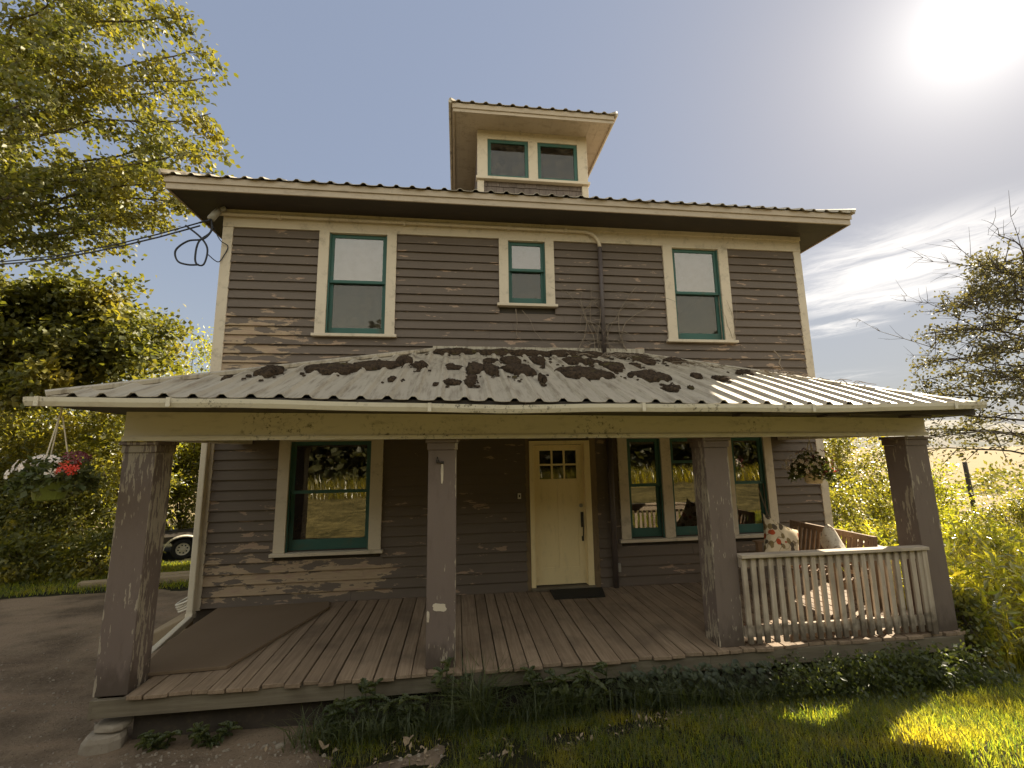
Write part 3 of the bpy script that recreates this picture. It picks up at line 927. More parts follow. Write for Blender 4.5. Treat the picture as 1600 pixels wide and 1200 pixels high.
for x in (-4.28, -3.3, -1.15, .85, 2.62, 4.25):
    dz = 2.413 + max(0.0, -.0185 * (x + .4)) + .02 * max(0.0, x - 3.2) / 1.4 + .006 * math.sin(x * 1.7)
    st = MB().box(x - .016, x + .016, PY0 - .10, PY0 - .093, dz - .068, dz + .01).box(x - .016, x + .016, PY0 - .0925, PY0 + .016, dz + .003, dz + .01)
    sub(st, 'gutter_strap', 'gutter', gut)
# dark brackets under the gutter
for x in (2.05, 3.02, 4.0):
    k_ = MB().box(x - .12, x + .13, PY0 + .06, PY0 + .2, 2.345 + zsag(x), 2.366 + zsag(x))
    P(k_, 'rafter_tail', 'pipe')

# columns
def column(x0, x1, m, lean=0.0, extra=None, zb=-.002):
    y0, y1 = -2.165, -1.895
    t = bb((x0 + x1) / 2) - .014
    c = MB()
    hb_ = t - .105
    c.hexa([(x0 + lean, y0, zb), (x1 + lean, y0, zb), (x1 + lean, y1, zb), (x0 + lean, y1, zb)], [(x0, y0, hb_), (x1, y0, hb_), (x1, y1, hb_), (x0, y1, hb_)])
    o = P(c, 'porch_column', m, bevel=.006)
    k = MB().box(x0 - .012, x1 + .012, y0 - .012, y1 + .012, hb_ + .0005, t - .035)
    k.box(x0 - .028, x1 + .028, y0 - .028, y1 + .028, t - .0345, t)
    sub(k, 'capital', m, o, bevel=.005)
    return o
def blob_patch(cx, cz, w, h, y, n=18, th=.003, seed=1):
    r_ = random.Random(seed)
    m = MB()
    ring = []
    for i in range(n):
        a = 2 * PI * i / n
        k = 1 + r_.uniform(-.16, .16)
        # squarish outline
        q = (abs(math.cos(a)) ** 4 + abs(math.sin(a)) ** 4) ** -.25
        ring.append((cx + w * q * k * math.cos(a), cz + h * q * k * math.sin(a)))
    vs = [(x, y, z) for x, z in ring] + [(x, y + th, z) for x, z in ring]
    fs = [tuple(range(n))] + [(i, i + n, (i + 1) % n + n, (i + 1) % n) for i in range(n)]
    return m.add(vs, fs)
c1 = column(-3.965, -3.69, 'column', -.02, zb=-.03)
c2 = column(-1.19, -.912, 'column_sound')
c3 = column(1.742, 2.015, 'column_mid')
c4 = column(4.205, 4.487, 'column_sound', .03)
sub(blob_patch(-1.065, .535, .062, .036, -2.1685, seed=4), 'bare_patch', 'trim', c2)
sub(blob_patch(-1.172, .46, .012, .05, -2.1685, seed=6), 'bare_patch', 'trim', c2)
sub(blob_patch(-1.052, 1.79, .013, .10, -2.1685, seed=9), 'bare_patch', 'trim', c2)
hk = MB().tube([(-1.10, -2.168, 1.945), (-1.10, -2.19, 1.93), (-1.095, -2.195, 1.90), (-1.07, -2.19, 1.895), (-1.045, -2.175, 1.89)], .007, 6)
hk.box(-1.112, -1.085, -2.18, -2.166, 1.89, 1.92).box(-1.066, -1.035, -2.175, -2.166, 1.88, 1.905)
sub(hk, 'hook', 'iron', c2)

# deck
dk = MB()
x = -4.0
gaps = 0
while x < 4.56:
    w = random.choice((.135, .14, .14, .185, .19))
    fr = -2.245 + random.uniform(-.022, .022) + (.035 if 2.2 < x else 0)
    if x < -3.3: fr -= .015
    w2 = min(x + w, 4.57)
    cup = random.uniform(-.004, .004)
    sg = -.018 * (1 - abs((x + .3) / 4.3)) * 0
    if w2 < -3.62: fr = -1.885
    vs_b = [(x, fr, -.034), (w2 - .008, fr + random.uniform(-.012, .012), -.034), (w2 - .008, .018, -.034), (x, .018, -.034)]
    dz = [random.uniform(-.005, .003) for _ in range(4)]
    dk.hexa(vs_b, [(p[0], p[1], 0 + dz[i]) for i, p in enumerate(vs_b)])
    x = w2 + random.choice((0, 0, .003, .005, .009))
deck = P(dk, 'porch_deck', 'deck', bevel=.004)
rj = MB()
for a, b in ((-3.94, -1.9), (-1.898, 1.6), (1.602, 4.5)):
    rj.box(a, b, -2.215, -2.175, -.175, -.0355)
rj.box(-3.97, -3.941, -2.21, -.1, -.19, -.0355).box(4.501, 4.53, -2.2, -.1, -.19, -.0355)
P(MB().box(-3.7, 4.45, -2.06, -2.03, -.75, -.176), 'crawl_space_skirt', 'foundation')
P(rj, 'deck_rim', 'rim', bevel=.003)

# railing
rl = MB().box(2.015, 4.22, -2.245, -2.135, .862, .896)
rail = P(rl, 'porch_railing', 'rail_x', bevel=.004)
sub(MB().box(2.02, 4.2, -2.185, -2.15, .765, .8615), 'stringer', 'rail_x', rail)
sub(MB().box(2.02, 4.2, -2.185, -2.15, .085, .185), 'stringer', 'rail_x', rail)
npk = 22
for i in range(npk):
    xx = 2.055 + (4.13 - 2.055) * i / (npk - 1) + random.uniform(-.006, .006)
    hh = .026
    ln = random.uniform(-.008, .008)
    p_ = MB().hexa([(xx - hh + ln, -2.212, .03), (xx + hh + ln, -2.212, .03), (xx + hh + ln, -2.1855, .03), (xx - hh + ln, -2.1855, .03)],
                   [(xx - hh, -2.212, .8615), (xx + hh, -2.212, .8615), (xx + hh, -2.1855, .8615), (xx - hh, -2.1855, .8615)])
    sub(p_, 'picket', 'rail', rail, bevel=.002)
sub(MB().box(4.145, 4.205, -2.225, -2.14, .0, .861), 'end_post', 'rail', rail, bevel=.004)
# the rail down the open side of the porch
r2 = MB().hexa([(4.31, -1.88, .70), (4.40, -1.88, .70), (4.40, -1.17, .735), (4.31, -1.17, .735)], [(4.31, -1.88, .735), (4.40, -1.88, .735), (4.40, -1.17, .77), (4.31, -1.17, .77)])
rail2 = P(r2, 'side_railing', 'rail_x', bevel=.004)
sub(MB().box(4.31, 4.40, -1.17, -1.08, 0, .80).box(4.298, 4.412, -1.182, -1.068, .801, .825), 'newel_post', 'rail', rail2, bevel=.004)
for i in range(6):
    yy = -1.80 + i * .118
    sub(MB().box(4.335, 4.375, yy - .02, yy + .02, .0, .70), 'picket', 'rail', rail2)
# downspout at the house corner
ds = MB().box(-4.385, -4.305, -.13, -.05, -.07, 2.42)
a_, b_ = Vector((-4.345, -.10, -.09)), Vector((-4.10, -1.75, -.03))
P(ds, 'downspout', 'spout', bevel=.012)
e1 = MB()
def slab(mb, a, b, w, h):
    d = (b - a).normalized()
    s_ = d.cross(Vector((0, 0, 1))).normalized() * w / 2
    u_ = s_.cross(d).normalized() * h / 2
    vs = [a - s_ - u_, a + s_ - u_, a + s_ + u_, a - s_ + u_, b - s_ - u_, b + s_ - u_, b + s_ + u_, b - s_ + u_]
    return mb.add(vs, [(0, 1, 2, 3), (7, 6, 5, 4), (0, 4, 5, 1), (1, 5, 6, 2), (2, 6, 7, 3), (3, 7, 4, 0)])
slab(e1, Vector((-4.345, -.085, -.085)), Vector((-4.05, -1.72, -.10)), .075, .075)
P(e1, 'downspout_extension', 'spout', bevel=.012)
e2 = MB().box(-4.392, -4.298, -.137, -.043, -.095, -.02)
P(e2, 'downspout_elbow', 'spout', bevel=.012)
# service head under the eave corner
sh_ = MB().tube([(-4.44, -.12, 5.60), (-4.47, -.16, 5.52), (-4.50, -.2, 5.42)], .05, 10).tube([(-4.36, -.10, 5.66), (-4.44, -.12, 5.60)], .035, 8)
P(sh_, 'service_head', 'metal', smooth=True)
#@@PART2
SKY_STR, SKY_DESAT, SKY_TINT, CLOUD, SKY_FWD, SKY_BACK_FILL = .10, .28, (1.05, .985, .92), (3.7, 3.55, 3.4), .57, (3.05, 2.45, 1.65)
SKY_A, SKY_B = 1.95, 1.9
# ---------------------------------------------------------------- moss and debris on the porch roof
MOSS = [(-2.92,-1.75,.12,.21),(-3.19,-2.02,.04,.07),(-2.33,-1.48,.26,.34),(-1.91,-1.26,.29,.49),(-1.59,-.98,.1,.21),(-1.36,-1.24,.1,.19),(-1.58,-1.96,.07,.09),(-.95,-1.27,.1,.1),(-.68,-1.29,.14,.27),(-.52,-1.38,.12,.26),(-.18,-.78,.13,.23),(-.19,-1.43,.19,.33),(.21,-.73,.11,.24),(-.96,-2.03,.1,.08),(-.76,-2.07,.07,.14),(-.74,-1.8,.06,.08),(-1.13,-2.12,.03,.04),(-.13,-1.31,.16,.38),(.22,-.78,.11,.19),(.73,-.67,.21,.29),(.65,-1.5,.35,.44),(.05,-1.84,.05,.16),(1.15,-1.11,.17,.43),(1.46,-1.61,.22,.21),(1.41,-2.18,.1,.11),(2.11,-1.52,.09,.11),(2.33,-1.64,.1,.09),(1.68,-2.11,.04,.06),(3.48,-1.22,.13,.13),(2.94,-1.23,.13,.13),
        (-.95,-.2,.3,.14),(-.35,-.16,.33,.13),(.2,-.17,.33,.12),(.75,-.15,.3,.13),(1.25,-.16,.32,.13),(1.75,-.2,.25,.14),(1.89,-.54,.19,.21),(2.3,-.55,.2,.1),(1.0,-.75,.14,.12),(1.55,-.9,.1,.08),(-.45,-.8,.12,.1)]
mo = MB()
def moss_blob(x, y, w, d, th, n=26):
    sdm = random.randint(0, 999)
    rings = ((1.0, -.012), (.97, .42), (.86, .72), (.6, .88), (.3, 1.0))
    vs, fs = [], []
    for q, h in rings:
        for i in range(n):
            a = 2 * PI * i / n
            ca_, sa_ = math.cos(a), math.sin(a)
            k = 1 + .6 * (float(vnoise(1.6 * ca_ + 5, 1.6 * sa_ + 5, 1.0, sdm)) - .5) + .55 * (float(vnoise(4 * ca_ + 9, 4 * sa_ + 5, 1.0, sdm)) - .5) + .35 * (float(vnoise(11 * ca_ + 19, 11 * sa_ + 15, 1.0, sdm)) - .5)
            px, py = x + w * q * k * ca_, min(y + d * q * k * sa_, -.065)
            vs.append((px, py, pz(px, py) + .006 + th * h + (random.uniform(-.010, .010) if h > 0 else 0)))
    m0 = len(rings) * n
    vs.append((x, min(y, -.07), pz(x, min(y, -.07)) + th))
    for r_ in range(len(rings) - 1):
        for i in range(n):
            j = (i + 1) % n
            fs.append((r_ * n + i, r_ * n + j, (r_ + 1) * n + j, (r_ + 1) * n + i))
    for i in range(n):
        fs.append((m0 - n + i, m0 - n + (i + 1) % n, m0))
    mo.add(vs, fs)
for (x, y, w, d) in MOSS:
    d = min(d, .26)
    big = max(w, d)
    th = .075 * min(1.2, big / .14)
    if big < .09:
        moss_blob(x, y, w, d, th, 14)
        continue
    # a cushion of several lumps, caught between the ribs
    for _ in range(3 if big < .2 else 5):
        moss_blob(x + random.uniform(-.42, .42) * w, y + random.uniform(-.4, .4) * d, w * random.uniform(.55, .8), d * random.uniform(.5, .75), th * random.uniform(.55, .95))
    for _ in range(int(7 * big / .2)):
        a, q = random.uniform(0, 2 * PI), random.uniform(1.0, 1.75)
        s = random.uniform(.008, .028)
        xx, yy = x + w * q * math.cos(a), min(y + d * q * math.sin(a) - .03, -.08)
        if yy < hip_y(min(max(xx, PX0 + .1), PX1 - .1)) - .05 and yy > PY0 + .1:
            moss_blob(xx, yy, s * 1.3, s, s * .6, 8)
tag(mo.build('moss', 'moss', None, smooth=True), 'dark brown moss clumps growing over the metal porch roof', 'moss', kind='stuff')

# dead vine on the upper wall and over the ridge of the porch roof
vine = empty('dead_vine', (1.35, -.06, 3.5), 'leafless dry vine climbing the pipe above the porch roof', 'vine')
vroot = Vector((1.35, -.06, 3.5))
def wander(p, d, n, step, wob, pull=(0, 0, 0)):
    pts = [Vector(p)]
    d = Vector(d).normalized()
    for _ in range(n):
        d = (d + Vector((random.gauss(0, wob), random.gauss(0, wob * .2), random.gauss(0, wob))) + Vector(pull)).normalized()
        q = pts[-1] + d * step
        q.y = min(-.045, max(q.y, -.2))
        pts.append(q)
    return pts
for i in range(9):
    m_ = MB()
    sx = random.uniform(.95, 1.85)
    pts = wander((sx, -.06, 3.56), ((1.4 - sx) * .8 + random.uniform(-.3, .3), 0, 1), random.randint(9, 16), .085, .16, (0, 0, -.012))
    m_.tube([p - vroot for p in pts], .008, 5, .0035)
    for k in range(2, len(pts), 2):
        sp = wander(pts[k], (random.choice((-1, 1)) * random.uniform(.5, 1), -.2, random.uniform(-.4, .6)), random.randint(4, 8), .05, .22, (0, 0, -.05))
        m_.tube([p - vroot for p in sp], .0045, 4, .002)
    m_.build('stem', 'twig', vine)
for sx, sz, hx in ((-.02, 3.62, 4.25), (3.55, 3.55, 4.5)):
    m_ = MB()
    if sx < 1:
        pts = [(.0, -.06, 4.22), (.02, -.07, 4.0), (.0, -.06, 3.8), (.1, -.07, 3.68), (.4, -.06, 3.6), (.8, -.06, 3.57)]
        m_.tube([Vector(p) - vroot for p in pts], .006, 5, .003)
        pts = [(.1, -.06, 4.2), (.22, -.07, 4.05), (.3, -.06, 3.85), (.42, -.07, 3.7), (.6, -.06, 3.62)]
        m_.tube([Vector(p) - vroot for p in pts], .005, 5, .003)
    else:
        for t_ in range(3):
            pts = wander((3.62 + .03 * t_, -.07, 3.8), (.1 * t_ - .1, 0, 1), 9, .075, .2)
            m_.tube([p - vroot for p in pts], .004, 4, .0015)
    m_.build('stem', 'twig', vine)
# dead twigs caught on the roof
tw = empty('fallen_twigs', (1.7, -.5, 3.35), 'tangle of dry twigs lying on the ridge of the porch roof', 'twigs')
for g, (cx, cy, n) in enumerate(((1.75, -.35, 26), (2.5, -.95, 12), (3.05, -1.1, 10), (3.6, -1.25, 12), (1.1, -.25, 14))):
    for _ in range(n):
        x, y = cx + random.gauss(0, .22), min(-.1, cy + random.gauss(0, .12))
        y = min(y, hip_y(min(max(x, PX0 + .1), PX1 - .1)) - .06)
        a = random.uniform(-.6, .6) + (PI if random.random() < .5 else 0)
        L = random.uniform(.1, .38)
        pts = []
        for k in range(4):
            xx, yy = x + L * k / 3 * math.cos(a), min(y + L * k / 3 * math.sin(a) * .6, -.07)
            pts.append(Vector((xx, yy, pz(xx, yy) + .03 + .03 * random.random() + .03 * math.sin(k))) - Vector((1.7, -.5, 3.35)))
        m_ = MB().tube(pts, .006, 4, .003)
        m_.build('twig', 'twig', tw)
bw = MB()
pts = [Vector((3.52, -1.2, 2.99)), Vector((3.55, -1.2, 3.06)), Vector((3.50, -1.2, 3.14)), Vector((3.54, -1.2, 3.22)), Vector((3.47, -1.2, 3.30)), Vector((3.44, -1.2, 3.33))]
bw.tube([p - Vector((1.7, -.5, 3.35)) for p in pts], .011, 6, .007)
bw.build('twig', 'twig', tw)

# ---------------------------------------------------------------- power cable
cb = MB()
def sagline(a, b, sag, n=14):
    a, b = Vector(a), Vector(b)
    return [a.lerp(b, i / n) - Vector((0, 0, sag * 4 * (i / n) * (1 - i / n))) for i in range(n + 1)]
ca = Vector((-4.6, -.25, 5.33))
cr = lambda L: [Vector(p) - ca for p in L]
far = (-15.0, 4.5, 6.9)
for k, o in enumerate(((0, 0, 0), (.0, .02, -.035), (.02, -.02, -.06))):
    cb.tube(cr(sagline(Vector((-4.62, -.25, 5.33)) + Vector(o), Vector(far) + Vector(o), .55)), .011, 6)
def spline(pts, n=7):
    P_ = [Vector(p) for p in pts]
    P_ = [P_[0]] + P_ + [P_[-1]]
    o = []
    for i in range(1, len(P_) - 2):
        a, b, c, d = P_[i - 1:i + 3]
        for k in range(n):
            t = k / n
            o.append(.5 * ((2 * b) + (c - a) * t + (2 * a - 5 * b + 4 * c - d) * t * t + (3 * b - a - 3 * c + d) * t ** 3))
    return o + [P_[-2]]
cb.tube(cr(spline([(-4.62, -.25, 5.33), (-4.52, -.23, 5.38), (-4.49, -.2, 5.40), (-4.485, -.2, 5.22), (-4.62, -.22, 5.05), (-4.64, -.23, 4.80), (-4.60, -.23, 4.70), (-4.52, -.22, 4.72), (-4.50, -.21, 4.95), (-4.60, -.22, 5.12), (-4.80, -.25, 5.28)])), .013, 6)
cb.tube(cr(spline([(-4.49, -.2, 5.40), (-4.47, -.2, 5.26), (-4.56, -.22, 5.10), (-4.76, -.23, 5.05), (-4.90, -.24, 4.90), (-4.86, -.24, 4.74), (-4.72, -.24, 4.69), (-4.58, -.23, 4.70)])), .013, 6)
cb.tube(cr(spline([(-4.49, -.2, 5.36), (-4.40, -.1, 5.15), (-4.31, -.05, 5.08), (-4.36, -.05, 4.92), (-4.42, -.07, 4.82), (-4.50, -.2, 4.88)])), .007, 6)
o = cb.build('power_cable', 'cable', None, smooth=True)
o.location = ca
tag(o, 'dark overhead power cable looping at the eave corner', 'cable')

# ---------------------------------------------------------------- things on the porch
rug = MB()
rp = [(-3.80, -1.92), (-3.05, -1.88), (-2.55, -.32), (-2.62, -.10), (-4.0, -.14), (-3.98, -1.2)]
n = len(rp)
rug.add([(x, y, .004) for x, y in rp] + [(x, y, .034) for x, y in rp], [tuple(range(n - 1, -1, -1)), tuple(range(n, 2 * n))] + [(i, (i + 1) % n, (i + 1) % n + n, i + n) for i in range(n)])
tag(rug.build('porch_carpet', 'rug', None, bevel=.004), 'brown outdoor carpet piece lying on the left end of the porch', 'carpet')
dmt = MB()
dmt.hexa([(.41, -.46, .004), (1.12, -.47, .004), (1.2, -.085, .004), (.42, -.08, .004)], [(.41, -.46, .024), (1.12, -.47, .024), (1.2, -.085, .024), (.42, -.08, .024)])
tag(dmt.build('doormat', 'doormat', None, bevel=.005), 'dark doormat in front of the yellow door', 'doormat')

# bench along the open end of the porch, back to the right
bench = empty('porch_bench', (3.75, -1.05, 0), 'brown slatted wooden bench behind the porch railing', 'bench')
def bpart(mb, name, parent=bench):
    return mb.build(name, 'bench', parent, bevel=.004)
yb0, yb1 = -.62, .62                       # local y, bench runs front to back
tilt = .10
def back(y, z): return (.24 + tilt * (z - .42) / .45, y, z)
m_ = MB()
slab(m_, Vector(back(yb0, .88)), Vector(back(yb1, .88)), .05, .07)
bpart(m_, 'top_rail')
m_ = MB()
slab(m_, Vector(back(yb0, .50)), Vector(back(yb1, .50)), .04, .06)
bpart(m_, 'lower_rail')
for i in range(15):
    y = yb0 + .05 + (yb1 - yb0 - .10) * i / 14
    m_ = MB()
    a, b = Vector(back(y, .53)), Vector(back(y, .845))
    m_.hexa([(a.x - .01, y - .026, a.z), (a.x + .01, y - .026, a.z), (a.x + .01, y + .026, a.z), (a.x - .01, y + .026, a.z)], [(b.x - .01, y - .026, b.z), (b.x + .01, y - .026, b.z), (b.x + .01, y + .026, b.z), (b.x - .01, y + .026, b.z)])
    bpart(m_, 'slat')
for y in (yb0 - .03, yb1 + .03):
    m_ = MB()
    a, b = Vector(back(y, .0)), Vector(back(y, .90))
    m_.hexa([(.2, y - .03, 0), (.27, y - .03, 0), (.27, y + .03, 0), (.2, y + .03, 0)], [(b.x - .03, y - .03, .915), (b.x + .03, y - .03, .915), (b.x + .03, y + .03, .915), (b.x - .03, y + .03, .915)])
    bpart(m_, 'leg')
    bpart(MB().box(-.28, -.21, y - .03, y + .03, 0, .62), 'leg')
    bpart(MB().box(-.31, .235, y - .045, y + .045, .621, .65), 'armrest')
    bpart(MB().box(-.209, .199, y - .02, y + .02, .33, .40), 'seat_rail')
for i in range(6):
    x = -.27 + i * .088
    bpart(MB().box(x, x + .07, yb0 - .05, yb1 + .05, .401, .425), 'seat_slat')

def cushion(name, m, loc, rot, w, h, t, label):
    n = 22
    vs, fs = [], []
    for sgn in (1, -1):
        for i in range(n + 1):
            for j in range(n + 1):
                u, v = -1 + 2 * i / n, -1 + 2 * j / n
                pin = 1 - .17 * (1 - abs(u) ** 2.2) * abs(v) ** 3 
                pin2 = 1 - .17 * (1 - abs(v) ** 2.2) * abs(u) ** 3
                th = t * .5 * max(0, (1 - u ** 4) * (1 - v ** 4)) ** .55
                th *= 1 + .16 * (float(vnoise(u * 2 + 9, v * 2 + 9, 1.0, 3)) - .5)
                vs.append((u * w / 2 * pin2, sgn * th, v * h / 2 * pin))
    N_ = (n + 1) ** 2
    for s_ in (0, 1):
        for i in range(n):
            for j in range(n):
                a = s_ * N_ + i * (n + 1) + j
                q = (a, a + 1, a + n + 2, a + n + 1)
                fs.append(q if s_ else q[::-1])
    mb = MB()
    mb.add(vs, fs)
    o = mb.build(name, m, None, smooth=True)
    o.location = loc
    o.rotation_euler = rot
    return tag(o, label, 'cushion')
cushion('floral_cushion', 'floral', (3.40, -1.02, .73), (math.radians(-18), math.radians(24), math.radians(8)), .62, .60, .18, 'large floral print cushion leaning at the left end of the bench')
cushion('pale_cushion', 'pale_cloth', (3.83, -1.38, .76), (math.radians(-12), math.radians(40), math.radians(62)), .40, .40, .17, 'pale patterned cushion standing against the bench back')
rp_ = MB()
rp_.tube([(0, 0, .56), (.03, -.06, .30), (.07, -.12, .05), (.12, -.17, -.10)], .007, 6)
o = rp_.build('rope', 'twig', None)
o.location = (3.55, -.45, .85)
o = tag(o, 'thin dark rope hanging beside the right window casing', 'rope')
rp2 = MB().tube([(0, 0, 0), (.0, .0, .9)], .005, 6)

# ---------------------------------------------------------------- hanging baskets
def flower_mesh(pts, size, nrm, petals=5):
    V, F = [], []
    for p, nn in zip(pts, nrm):
        nn = Vector(nn).normalized()
        u = nn.orthogonal().normalized()
        w = nn.cross(u)
        ph = random.uniform(0, 6)
        s = size * random.uniform(.75, 1.2)
        b = len(V)
        V.append(Vector(p))
        for k in range(petals):
            a = ph + 2 * PI * k / petals
            for da, rr, lift in ((-.42, .62, .1), (-.3, 1.0, .02), (.3, 1.0, .02), (.42, .62, .1)):
                V.append(Vector(p) + (u * math.cos(a + da) + w * math.sin(a + da)) * s * rr + nn * s * lift * 2)
            q = b + 1 + k * 4
            F.append((b, q, q + 1, q + 2))
            F.append((b, q + 2, q + 3, q + 3))
    F = [f if f[2] != f[3] else (f[0], f[1], f[2]) for f in F]
    mb = MB()
    mb.add(V, F)
    return mb
def basket(name, loc, pot, rw_, rh, wmass, hmass, label, flowers, hang, off=(0, 0)):
    b = empty(name, loc, label, 'flower basket')
    mb = MB().lathe([(rw_ * .72, 0), (rw_ * .80, .01), (rw_, rh), (rw_ * 1.04, rh), (rw_ * 1.04, rh + .015), (rw_ * .95, rh + .015), (rw_ * .9, rh - .03)], n=24)
    mb.build('pot', pot, b, smooth=False)
    w = MB()
    for k in range(3):
        a = k * 2 * PI / 3 + .5
        w.tube([(rw_ * .98 * math.cos(a), rw_ * .98 * math.sin(a), rh), (.012 * math.cos(a), .012 * math.sin(a), hang - .08)], .0055, 5)
    w.tube([(0, 0, hang - .08), (0, 0, hang)], .007, 6)
    w.build('hanger', 'spout', b)
    n = 900
    ph = rng.uniform(0, 2 * PI, n)
    rr = np.sqrt(rng.uniform(0, 1, n))
    zz = rh + hmass * (.15 + .75 * (1 - rr ** 2)) * rng.uniform(.1, 1, n) - .10 * (rr > .75) * rng.uniform(0, 1, n)
    P_ = np.stack([wmass * rr * np.cos(ph) * .95 + off[0], wmass * rr * np.sin(ph) * .95 + off[1], zz], 1)
    leaves('foliage', P_, .06, 'fern', b, .7, .6)
    return b
def flowers(b, m, n, size, cx, cy, cz, rx, rz, low=-.2, seed=0, petals=5):
    r_ = random.Random(seed)
    pts, nr = [], []
    while len(pts) < n:
        a, e = r_.uniform(0, 2 * PI), r_.uniform(low, 1)
        c = math.sqrt(max(0, 1 - e * e))
        v = Vector((c * math.cos(a), c * math.sin(a), e))
        k = r_.uniform(.88, 1.08)
        pts.append(Vector((cx + rx * v.x * k, cy + rx * v.y * k, cz + rz * v.z * k)))
        nr.append(v + Vector((r_.gauss(0, .25), r_.gauss(0, .25) - .15, r_.gauss(0, .2))))
    return flower_mesh(pts, size, nr, petals).build('blossoms', m, b)
bl = basket('hanging_basket', (-4.21, -2.56, 1.655), 'pot', .12, .145, .27, .23, 'flare-green hanging basket of white and red blossoms left of the porch', None, .765, (.02, 0))
flowers(bl, 'petal_white', 44, .036, -.045, 0, .21, .215, .145, -.05, 2)
flowers(bl, 'petal_red', 11, .034, .17, -.06, .23, .08, .075, -.1, 3)
flowers(bl, 'petal_dark', 9, .036, .11, .03, .32, .12, .055, 0, 4)
br = basket('hanging_basket', (4.0, -1.0, 1.50), 'pot_cream', .125, .13, .27, .34, 'cream hanging basket of small white blossoms under the porch beam', None, .64, (-.02, 0))
flowers(br, 'petal_white', 78, .025, -.05, 0, .22, .29, .21, -.35, 5)
flowers(br, 'petal_dark', 34, .024, .04, 0, .24, .26, .24, -.4, 6)
flowers(br, 'petal_red', 7, .026, .24, -.05, .16, .08, .07, -.3, 7)

# ---------------------------------------------------------------- left yard: trailer, hatch, hose, timbers, stones
th_ = math.atan2(.48, .88)
gT = float(gz(-9.05, 8.2))
tr = empty('utility_trailer', (-9.05, 8.2, gT), 'white flatbed utility trailer parked beneath the hedge', 'trailer', rz=th_)
def torus(mb, R, r, c, n=28, k=10):
    vs, fs = [], []
    for i in range(n):
        a = 2 * PI * i / n
        for j in range(k):
            b = 2 * PI * j / k
            q = R + r * max(-.75, min(.75, math.cos(b) * 1.2))
            vs.append((c[0] + q * math.cos(a), c[1] + r * 1.2 * max(-.8, min(.8, math.sin(b) * 1.3)), c[2] + q * math.sin(a)))
    for i in range(n):
        for j in range(k):
            fs.append((i * k + j, i * k + (j + 1) % k, ((i + 1) % n) * k + (j + 1) % k, ((i + 1) % n) * k + j))
    return mb.add(vs, fs)
for yy, sgn in ((-.02, 1), (1.9, -1)):
    w = MB()
    torus(w, .235, .075, (0, yy, .305))
    w = w.build('wheel', 'rubber', tr, smooth=True)
    r_ = MB().lathe([(.175, yy - .06 * sgn), (.172, yy - .07 * sgn), (.15, yy - .05 * sgn), (.06, yy - .045 * sgn), (.055, yy - .08 * sgn), (.0, yy - .08 * sgn)], (0, 0, .305), 28, 'y', caps=False)
    r_.build('rim', 'white_metal', w)
    h_ = MB()
    for k in range(8):
        a = 2 * PI * k / 8 + .2
        h_.lathe([(.021, yy - .047 * sgn), (.021, yy - .056 * sgn), (0, yy - .056 * sgn)], (.112 * math.cos(a), 0, .305 + .112 * math.sin(a)), 10, 'y', caps=False)
    h_.build('rim_hole', 'rubber', w)
fe = MB()
N_ = 16
vs, fs = [], []
for i in range(N_ + 1):
    a = PI * (.02 + .96 * i / N_)
    for R, y in ((.40, -.17), (.40, .12), (.425, .12), (.425, -.17)):
        vs.append((R * math.cos(a) * 1.12, y, .30 + R * math.sin(a) * .92))
for i in range(N_):
    for j in range(4):
        fs.append((i * 4 + j, i * 4 + (j + 1) % 4, (i + 1) * 4 + (j + 1) % 4, (i + 1) * 4 + j))
fe.add(vs, fs)
fe.build('fender', 'white_metal', tr)
MB().box(-3.2, 2.6, .14, 1.75, .60, .66).box(-3.2, 2.6, .13, .20, .48, .60).build('bed', 'iron', tr)
MB().box(-3.2, -.55, .10, .128, .47, .66).build('side_panel', 'white_metal', tr)
MB().box(-.05, .05, .05, 1.85, .27, .34).build('axle', 'iron', tr)
tm1 = MB().box(-1.6, 1.6, -.09, .09, 0, .14, .01)
o = tm1.build('landscape_timber', 'tan_board', None, bevel=.01)
o.location = (-7.3, 4.5, float(gz(-7.3, 4.5)) - .01)
o.rotation_euler = (0, 0, .12)
tag(o, 'pale weathered timber edging the grass by the drive', 'timber')
tm2 = MB().box(-1.3, 1.3, -.08, .08, 0, .12, .01)
o = tm2.build('landscape_timber', 'tan_board', None, bevel=.01)
o.location = (-6.6, 5.2, float(gz(-6.6, 5.2)) - .01)
o.rotation_euler = (0, 0, .10)
tag(o, 'second weathered timber lying behind the drive edging', 'timber')
# sloped tan hatch beside the house corner
ht = MB()
ht.hexa([(-.45, -.9, 0), (.35, -.9, 0), (.35, .9, 0), (-.45, .9, 0)], [(-.42, -.88, .06), (.35, -.88, .42), (.35, .9, .42), (-.42, .9, .06)])
o = ht.build('cellar_hatch', 'tan_board', None, bevel=.01)
o.location = (-4.95, 1.2, float(gz(-4.95, 1.2)) - .02)
tag(o, 'tan sloping cellar hatch against the left house wall', 'hatch')
hs = MB()
pts = []
for k in range(40):
    a = k * .62
    pts.append(((.24 + .012 * math.sin(k * 1.3)) * math.cos(a), (.24 + .015 * math.cos(k)) * math.sin(a) * .9, .02 + k * .0035))
pts += [(.28, -.25, .14), (.32, -.5, .06), (.2, -.8, -.02)]
hs.tube(spline(pts, 3), .016, 6)
o = hs.build('garden_hose', 'white_plastic', None, smooth=True)
o.location = (-5.0, 1.35, float(gz(-5.0, 1.35)) + .26)
o.rotation_euler = (0, -.42, .3)
tag(o, 'pale garden hose coiled on top of the tan hatch', 'hose')
